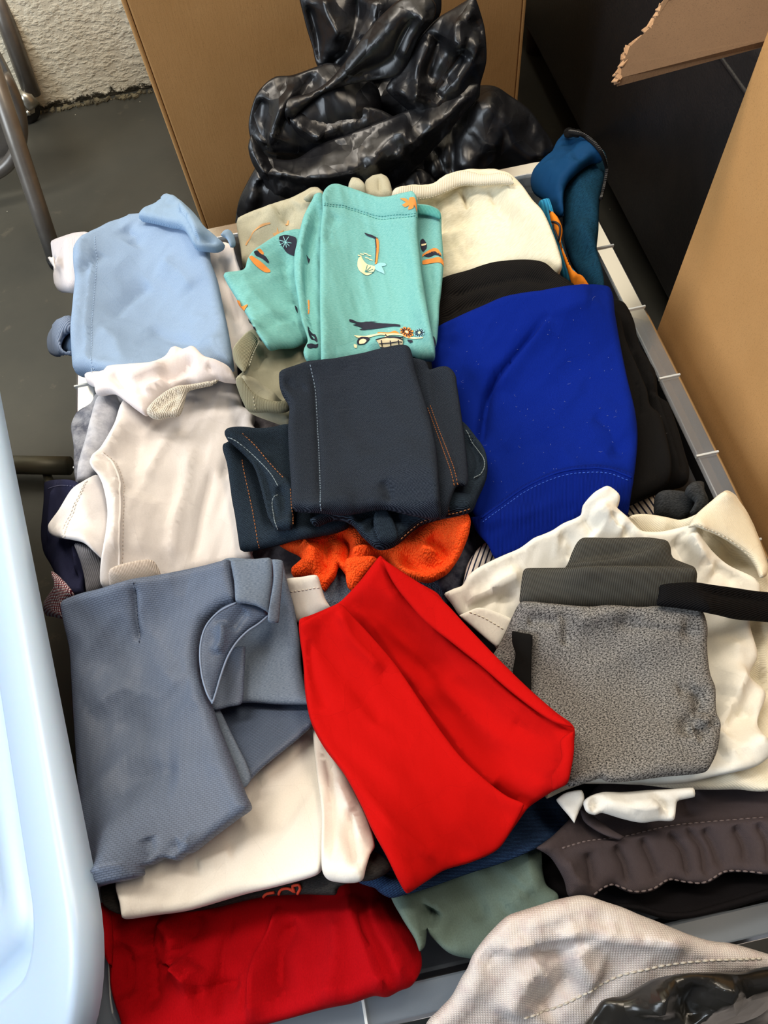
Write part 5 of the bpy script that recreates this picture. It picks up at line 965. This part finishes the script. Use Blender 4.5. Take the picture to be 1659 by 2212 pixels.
# ================================================================== BLACK BIN BAG behind the tub
def plastic_black(name, rough, c=(13, 13, 15)):
    if name in MATS: return MATS[name]
    t = NT(name); co = t.n('ShaderNodeTexCoord').outputs['Object']
    n1 = t.noise(co, 30, 3, .5)
    b = t.bsdf; b.inputs['Base Color'].default_value = (*lin(c), 1); b.inputs['Roughness'].default_value = rough; b.inputs['Specular IOR Level'].default_value = .62
    st = t.n('ShaderNodeMapping', {'Vector': co, 'Rotation': (.3, .6, .2), 'Scale': (1, 1, .45)}).outputs[0]
    nr = t.bump(facets(t, st, 13.0, 6.0, .22), .30, 1.0); nr = t.bump(facets(t, st, 34.0, 9.0, .12), .26, 1.0, nr); nr = t.bump(n1, .002, .5, nr); t.link(nr, b.inputs['Normal'])
    MATS[name] = t.m; return t.m
BP = plastic_black('black_polythene', .36, (19, 19, 22))
bag = thing('bin_bag', 'glossy black plastic bin bag standing between the tub and the cardboard box', 'bin bag', (.1, .5, 0))
nrm = CAM - np.array([.1, .5, .32]); nrm[2] *= .55
def bagp(name, pts, Y, T, folds=(), crump=(.016, .07), wr=None, R=None, sp=.0055, view=VK, puff=None):
    c = np.array([.1, Y, .30])
    fr = Frame(c, (1, 0, 0), n=nrm)
    return piece(name, bag, pts, BP, T=min(T, .010), R=R or .004, puff=puff or (T * .6, .02), folds=folds, crump=crump, wr=wr, sp=sp, fr=fr, view=view, fade=.012)
# the filled bottom of the bag on the floor
mb_v = []; mb_f = []; N1, N2 = 90, 40
for j in range(N2 + 1):
    ph = j / N2
    for i in range(N1):
        a = 2 * math.pi * i / N1; z = .004 + .30 * ph; s = math.sin(math.pi * min(1, .32 + ph * .68)) ** .45 if ph < 1 else .02
        s = max(.02, s); ca, sa = math.cos(a), math.sin(a); sq = (abs(ca) ** 3 + abs(sa) ** 3) ** (-1 / 3)
        mb_v.append((.105 + .215 * s * ca * sq, .505 + .088 * s * sa * sq, z))
mb_v = np.array(mb_v); cc = mb_v - np.array([.105, .505, .15]); cc /= np.linalg.norm(cc, axis=1)[:, None]
dn = ridged(mb_v[:, 0] * 14 + mb_v[:, 1] * 9, mb_v[:, 2] * 8 + mb_v[:, 1] * 5, 5, 4) * .010 * np.clip((mb_v[:, 2] - .004) / .05, 0, 1); mb_v += cc * dn[:, None]
for j in range(N2):
    for i in range(N1): a = j * N1 + i; b = j * N1 + (i + 1) % N1; mb_f.append((a, b, b + N1, a + N1))
mb_f.append(tuple(reversed(range(N1)))); mb_f.append(tuple(range(N2 * N1, (N2 + 1) * N1)))
mesh_obj('bag_bottom', mb_v, mb_f, BP, bag)
bagp('bag_back', [(390, 360), (480, 250), (640, 120), (850, 120), (1000, 150), (1150, 250), (1150, 450), (1100, 560), (900, 800), (500, 900), (200, 800), (140, 700), (140, 500), (220, 400)], .53, .01)
bagp('bag_shoulder', [(1060, 560), (1120, 440), (1180, 408), (1260, 412), (1330, 455), (1420, 520), (1480, 600), (1540, 700), (1500, 790), (1300, 840), (1100, 900), (900, 950), (850, 800), (960, 660)], .505, .05,
     [([(1190, 420), (1300, 540), (1420, 560)], .010, .012, 'r'), ([(1040, 560), (1050, 700), (1040, 820)], .010, .008, 'v'), ([(1110, 560), (1200, 640), (1280, 650)], .009, .014, 'r'), ([(1440, 600), (1490, 660), (1460, 740)], .008, .008, 'r'), ([(960, 700), (1000, 780), (1010, 860)], .010, .008, 'v')])
bagp('bag_neck', [(320, -60), (980, -60), (1000, 60), (930, 160), (800, 330), (560, 420), (420, 330), (385, 220), (350, 100)], .53, .03,
     [([(440, -40), (470, 60), (530, 170)], .012, .008, 'r'), ([(590, -40), (600, 80), (540, 250), (450, 320)], .012, .008, 'v'), ([(360, 20), (400, 150), (420, 300)], .010, .007, 'v'), ([(690, -40), (700, 60), (650, 200)], .014, .014, 'r')], (.012, .06))
bagp('bag_fold', [(110, 470), (150, 410), (210, 366), (290, 358), (400, 320), (470, 300), (560, 330), (700, 420), (700, 620), (560, 740), (400, 760), (230, 760), (160, 740), (100, 680), (82, 590)], .50, .035,
     [([(330, 380), (250, 500), (200, 620), (170, 730)], .016, .012, 'r'), ([(160, 460), (150, 580), (190, 720)], .016, .012, 'v'), ([(420, 340), (340, 440), (280, 520), (230, 640)], .012, .012, 'v')], (.010, .05))
bagp('bag_mouth', [(730, 60), (820, -10), (930, -20), (975, 20), (965, 90), (900, 170), (860, 260), (800, 360), (700, 380), (560, 405), (430, 450), (340, 520), (300, 560), (272, 560), (280, 600), (240, 520), (260, 470), (380, 440), (480, 370), (560, 270), (640, 160)], .475, .022,
     [([(820, 30), (700, 140), (600, 260), (500, 380), (360, 480)], .016, .012, 'r'), ([(900, 60), (820, 160), (760, 280), (620, 350), (480, 410)], .014, .010, 'v'), ([(940, 60), (880, 170), (820, 290)], .012, .010, 'r')], (.008, .045))
bagp('bag_lip', [(275, 560), (330, 540), (420, 560), (560, 500), (700, 520), (780, 560), (700, 620), (560, 660), (430, 690), (360, 670), (300, 620)], .478, .022,
     [([(300, 580), (360, 620), (430, 670)], .010, .010, 'r'), ([(400, 590), (520, 560), (650, 560)], .010, .010, 'v')], (.012, .03))
bagp('bag_neck', [(900, 180), (980, 90), (1060, 40), (1160, -20), (1190, 60), (1212, 150), (1218, 290), (1190, 400), (1180, 470), (1080, 560), (960, 640), (880, 560), (740, 430), (770, 370), (840, 290)], .478, .030,
     [([(1150, 10), (1080, 70), (1075, 200), (1110, 220)], .016, .010, 'r'), ([(960, 170), (900, 260), (880, 400), (855, 495)], .016, .009, 'r'), ([(1000, 160), (960, 280), (920, 380)], .014, .009, 'v'), ([(1120, 220), (1050, 330), (960, 470)], .018, .014, 'v'), ([(1190, 150), (1150, 260), (1060, 370), (960, 460)], .014, .012, 'r'), ([(1180, 60), (1195, 180), (1180, 300)], .010, .01, 'v'), ([(780, 400), (850, 440), (900, 400)], .012, .008, 'r')], (.010, .05))
bagp('bag_sweep', [(96, 640), (130, 690), (180, 750), (300, 760), (420, 690), (560, 640), (760, 560), (900, 500), (1000, 440), (1120, 400), (1180, 400), (1168, 470), (1110, 540), (1030, 640), (960, 720), (880, 800), (800, 880), (650, 930), (400, 960), (200, 960), (150, 860), (100, 780), (80, 700)], .468, .03,
     [([(130, 700), (200, 790), (400, 820), (650, 760), (900, 620), (1080, 500)], .016, .018, 'r'), ([(640, 760), (760, 640), (860, 590)], .010, .010, 'r'), ([(780, 690), (830, 740), (900, 650)], .010, .010, 'r'), ([(160, 830), (400, 880), (620, 860)], .010, .014, 'v'), ([(700, 870), (850, 730), (980, 600)], .010, .012, 'v')], (.012, .045))
bagp('bag_side', [(60, 900), (130, 780), (200, 820), (400, 900), (760, 860), (900, 800), (1000, 900), (700, 1010), (400, 1060), (20, 1100), (30, 980)], .478, .03,
     [([(130, 850), (150, 950), (100, 1050)], .010, .01, 'v'), ([(200, 850), (250, 950), (230, 1040)], .008, .01, 'r'), ([(960, 800), (900, 900), (860, 940)], .008, .01, 'r')], (.012, .05))

# ================================================================== WHITE WOVEN SACK and black bag in front of the tub
t = NT('woven_polypropylene'); mm = t.uv(1000, 1000, .2)
b1 = t.n('ShaderNodeTexWave', {'Vector': mm, 'Scale': .2, 'Distortion': 1.5, 'Detail': 1.0}, bands_direction='X').outputs[1]; b2 = t.n('ShaderNodeTexWave', {'Vector': mm, 'Scale': .34, 'Distortion': 1.5, 'Detail': 1.0}, bands_direction='Y').outputs[1]
wv = t.n('ShaderNodeMath', {0: b1, 1: b2}, operation='MULTIPLY').outputs[0]; nn = t.noise(mm, .12, 4, .6)
c = t.mix(t.ramp(wv, .05, .5), lin((196, 188, 184)), lin((214, 207, 203))); c = t.mix(t.ramp(nn, .45, .75), c, lin((190, 176, 174)))
t.link(c, t.bsdf.inputs['Base Color']); t.bsdf.inputs['Roughness'].default_value = .5; t.bsdf.inputs['Specular IOR Level'].default_value = .4
t.link(t.bump(t.mix(.6, wv, nn), .0009, .7), t.bsdf.inputs['Normal']); WP = t.m
sack = thing('woven_sack', 'white woven plastic sack with a stitched seam slumped over the front rim of the tub', 'sack', (.12, -.42, 0))
piece('sack_top', sack, [(230, 1090), (290, 1020), (340, 965), (380, 890), (405, 850), (425, 800), (470, 735), (520, 680), (570, 635), (630, 612), (700, 590), (780, 565), (870, 548), (915, 553), (980, 575), (1050, 598), (1120, 628), (1190, 655), (1330, 712), (1420, 738), (1500, 748), (1600, 775), (1700, 810), (1700, 850), (1640, 880), (1530, 900), (1300, 960), (1100, 1080), (1000, 1200), (900, 1300), (200, 1300)],
      WP, T=.05, R=.016, soft=.012, view=VH, keep=True, wr=(.005, .05, .02, .5), crump=(.004, .03), sp=.004, lift=.01,
      folds=[([(450, 790), (600, 770), (760, 730), (900, 700), (1000, 720), (1200, 740), (1400, 745)], .006, .008, 'r'), ([(420, 830), (560, 800), (720, 790), (850, 770)], .005, .012, 'v'), ([(850, 770), (900, 860), (960, 900)], .005, .012, 'r'), ([(740, 820), (640, 920), (560, 1060)], .006, .014, 'r'), ([(870, 880), (800, 920), (700, 1050)], .006, .010, 'v')])
stitch(sack, [(640, 1060), (750, 1030), (850, 985), (950, 930), (1050, 880), (1150, 855), (1250, 835), (1400, 820), (1520, 815), (1650, 812)], plain('sack_thread', (192, 186, 174), .7), VH, dash=.0034, wd=.0008, gap=.001, name='sack_seam')
SL = dict(LAST)
bb = thing('bin_bag', 'crumpled black plastic bag inside the mouth of the white woven sack, bottom right corner', 'bin bag', (.25, -.45, 0))
piece('bag_top', bb, [(880, 1110), (930, 1040), (965, 990), (1000, 975), (1060, 965), (1110, 935), (1180, 898), (1260, 880), (1330, 872), (1450, 868), (1540, 868), (1600, 855), (1659, 845), (1760, 840), (1800, 1300), (900, 1300)],
      plastic_black('smoky_polythene', .28, (30, 28, 24)), T=.03, R=.012, soft=.012, lift=.006, view=VH, keep=True, crump=(.010, .05), sp=.0045, folds=[([(1000, 985), (960, 1060), (950, 1120)], .006, .006, 'v'), ([(1260, 890), (1200, 960), (1180, 1060)], .007, .009, 'r'), ([(1400, 900), (1340, 1000), (1350, 1080)], .007, .01, 'v'), ([(1530, 880), (1480, 960), (1500, 1060)], .006, .01, 'r')])
def blob(name, cx, cy, hx, hy, z1, mat, parent, amp=.012):
    V_ = []; F_ = []; A, B = 60, 26
    for j in range(B + 1):
        p = j / B; s = min(1, .8 + p * 1.2) if p < .3 else 1 - .35 * ((p - .3) / .7) ** 3
        for i in range(A):
            a = 2 * math.pi * i / A; ca, sa = math.cos(a), math.sin(a); q = (abs(ca) ** 3 + abs(sa) ** 3) ** (-1 / 3)
            k = 1 + amp * 6 * float(vnoise(i * .5 % 30, p * 7, 4))
            V_.append((cx + hx * s * ca * q * k, cy + hy * s * sa * q * k, .002 + z1 * p))
    for j in range(B):
        for i in range(A): a = j * A + i; b = j * A + (i + 1) % A; F_.append((a, b, b + A, a + A))
    F_.append(tuple(reversed(range(A)))); F_.append(tuple(range(B * A, (B + 1) * A)))
    V_ = np.array(V_); return mesh_obj(name, V_, F_, mat, parent, V_[:, [0, 2]])
blob('sack_body', .13, -.545, .22, .10, .235, WP, sack, .006)

# ================================================================== TUB LID leaning at the left
lidm = NT('milky_plastic'); b = lidm.bsdf; b.inputs['Base Color'].default_value = (*lin((186, 208, 232)), 1); b.inputs['Roughness'].default_value = .34; b.inputs['Subsurface Weight'].default_value = .15; b.inputs['Subsurface Scale'].default_value = .01
# two points of the near long edge fix the lid's slope; its far long edge stands on the floor
LP = hit(165, 1940, 2, .425); LQ = hit(18, 1130, 2, .405)
e1 = LQ - LP; e1 /= np.linalg.norm(e1)
dn_ = np.array([-.72, -.06, -.69]); dn_ -= e1 * (dn_ @ e1); dn_ /= np.linalg.norm(dn_)
nl = np.cross(dn_, e1); nl = nl if nl[2] > 0 else -nl
LW = (LP[2] - .006) / abs(dn_[2]) - .012; LL = .80
lid = thing('tub_lid', 'milky plastic lid of a storage tub leaning against the left side of the tub', 'lid', tuple(LP + dn_ * LW))
def lidring(ins, h, r, m=14):
    hx, hy = LL / 2 - ins, LW / 2 - ins; P = rrect(hx, hy, max(r - ins * .6, .012), n=10, m=m)
    O = LP - e1 * .075 + e1 * LL / 2 + dn_ * LW / 2
    return O + P[:, :1] * e1 + P[:, 1:2] * dn_ + h * nl
R0 = .075
prof = [(0, -.012), (.0012, -.012), (.0016, 0), (.0, 0.0), (.002, .004), (.006, .0055), (.030, .0055), (.036, .004), (.040, -.006), (.046, -.009), (.056, -.009), (.062, -.004), (.068, .001), (.092, .001), (.099, -.003), (.12, -.003)]
rings = [lidring(a, h, R0) for a, h in [(.003, -.003), (.0018, -.014), (0, -.014), (0, .001), (.002, .004), (.006, .0055), (.050, .0055), (.056, .004), (.060, -.006), (.066, -.009), (.076, -.009), (.082, -.004), (.088, .001), (.112, .001), (.119, -.003), (.15, -.003)]]
rings += [lidring(a, h - .003, R0) for a, h in [(.15, -.003), (.119, -.003), (.112, .001), (.088, .001), (.082, -.004), (.076, -.009), (.066, -.009), (.060, -.006), (.056, .004), (.050, .0055), (.006, .0055), (.003, .001)]]
v, f, n = loft(rings); k = 15 * n; f.append(tuple(range(k, k + n))); k2 = 16 * n; f.append(tuple(reversed(range(k2, k2 + n))))
f = [q for q in f if not (min(q) >= k and min(q) < k + n and max(q) < k + 2 * n and max(q) >= k + n and len(q) == 4)]
last = (len(rings) - 1) * n
for i in range(n): f.append((last + i, last + (i + 1) % n, (i + 1) % n, i))
mesh_obj('lid_panel', v, f, lidm.m, lid)

# ================================================================== METAL FURNITURE at the left
GM = plain('grey_enamel', (120, 116, 110), .35, metal=.55, c2=(108, 104, 100)); CHR = plain('zinc', (176, 172, 160), .3, metal=.8); RUB = plain('black_rubber', (16, 16, 16), .5)
fm = thing('folding_chair', 'grey metal tube folding chair on small castors by the painted wall', 'chair', (-.6, 1.0, 0))
a = hit(120, 560, 2, .012); bpt = hit(-60, 20, 1, a[1] + .16)
lg = MB().tube([a, a * .75 + bpt * .25, a * .5 + bpt * .5, bpt], .0145, 20).obj('leg', GM, fm, True)
MB().tube([a - np.array([0, 0, .011]), a + (bpt - a) * .01], .016, 16).obj('foot_cap', RUB, lg, True)
cf = hit(70, 262, 2, .0); top = hit(70, 205, 1, cf[1] + .01); t2 = hit(0, 10, 1, cf[1] + .04)
t3 = top + (t2 - top) * 1.4
MB().tube([top, (top + t3) / 2, t3], .017, 20).obj('leg', GM, fm, True)
cf = np.array([cf[0], cf[1], 0.0]); wz = .026
def disc(c, r, w_, ax=0, n=28):
    V_ = []; F_ = []
    for rr_, dx in ((r * .35, -w_), (r * .92, -w_), (r, -w_ * .6), (r, w_ * .6), (r * .92, w_), (r * .35, w_)):
        for k in range(n):
            a_ = 2 * math.pi * k / n; V_.append((c[0] + dx, c[1] + rr_ * math.cos(a_), c[2] + rr_ * math.sin(a_)))
    for j in range(5):
        for k in range(n): p_ = j * n + k; q_ = j * n + (k + 1) % n; F_.append((p_, q_, q_ + n, p_ + n))
    F_.append(tuple(range(n))); F_.append(tuple(range(5 * n, 6 * n)))
    return V_, F_
RZ = Matrix.Translation(tuple(cf)) @ Matrix.Rotation(math.radians(-66), 4, 'Z') @ Matrix.Translation(tuple(-cf)); rz_ = lambda V_: [tuple(RZ @ Vector(p_)) for p_ in V_]
v, f = disc((cf[0], cf[1], wz), .026, .008); cw = MB().add(rz_(v), f).obj('castor_wheel', RUB, fm, True)
hubz = top[2]
for s_ in (-1, 1):
    x = cf[0] + s_ * .0115
    P = [(x, cf[1] - .022, hubz - .002), (x, cf[1] + .022, hubz - .002), (x, cf[1] + .012, wz - .006), (x, cf[1] - .012, wz - .006)]
    V_ = [(p[0] - .0012, p[1], p[2]) for p in P] + [(p[0] + .0012, p[1], p[2]) for p in P]
    bevel(MB().add(rz_(V_), [(0, 1, 2, 3), (7, 6, 5, 4), (0, 4, 5, 1), (1, 5, 6, 2), (2, 6, 7, 3), (3, 7, 4, 0)]).obj('castor_fork', CHR, fm), .0008)
MB().tube(rz_([(cf[0] - .017, cf[1], wz), (cf[0] + .017, cf[1], wz)]), .0045, 10).obj('axle_bolt', CHR, fm, True)
MB().tube([(cf[0], cf[1], hubz - .006), tuple(top)], [.02, .019], 16).obj('castor_cap', CHR, fm, True)
# rounded grey seat back panel and the tube that frames it
def plate(name, cpx, Y, rx, rz, th, mat, tilt=.15, rim=False):
    c0 = hit(*cpx, 1, Y); pts = []
    if rim:
        path = [(c0[0] + (rx + .004) * math.cos(a_), c0[1] - .012 + math.sin(a_) * rz * tilt, c0[2] + (rz + .004) * math.sin(a_)) for a_ in np.linspace(math.pi * .94, 2.06 * math.pi, 30)]
        return MB().tube(path, .012, 14).obj(name, mat, fm, True)
    V_ = []; F_ = []; n_ = 48
    for dy in (-th / 2, th / 2):
        for q_ in (1.0, .93, .5):
            for k in range(n_):
                a_ = 2 * math.pi * k / n_; x = math.copysign(abs(math.cos(a_)) ** .75, math.cos(a_)) * rx * q_; z = math.copysign(abs(math.sin(a_)) ** .8, math.sin(a_)) * rz * q_
                V_.append((c0[0] + x, c0[1] + z * tilt + (dy if q_ == 1 else dy * 1.5), c0[2] + z))
    for s_ in (0, 3):
        for j in range(2):
            for k in range(n_): p_ = (s_ + j) * n_ + k; q_ = (s_ + j) * n_ + (k + 1) % n_; F_.append((p_, q_, q_ + n_, p_ + n_))
        F_.append(tuple(range((s_ + 2) * n_, (s_ + 3) * n_)))
    for k in range(n_): F_.append((k, (k + 1) % n_, 3 * n_ + (k + 1) % n_, 3 * n_ + k))
    return MB().add(V_, F_).obj(name, mat, fm, True)
plate('seat_panel', (-122, 190), 1.02, .115, .13, .014, GM)
plate('panel_tube', (-127, 215), 1.0, .115, .125, .02, GM, rim=True)

st = thing('chair_base', 'dark metal tube chair base lying on the floor under the leaning lid', 'chair', (-.55, .2, 0))
DKM = plain('olive_enamel', (86, 84, 70), .45, metal=.3)
p0 = hit(-40, 1003, 2, .03); p1 = hit(150, 1006, 2, .03); p2 = hit(100, 1020, 2, .018); p3 = hit(118, 1075, 2, .009)
MB().tube([p0, p1], .014, 16).obj('rail', DKM, st, True); MB().tube([p2, p3], [.006, .008], 12).obj('foot', DKM, st, True)
q0 = hit(90, 1520, 2, .02); q1 = hit(175, 1740, 2, .02)
MB().tube([q0, q1], .012, 14).obj('rail', DKM, st, True)
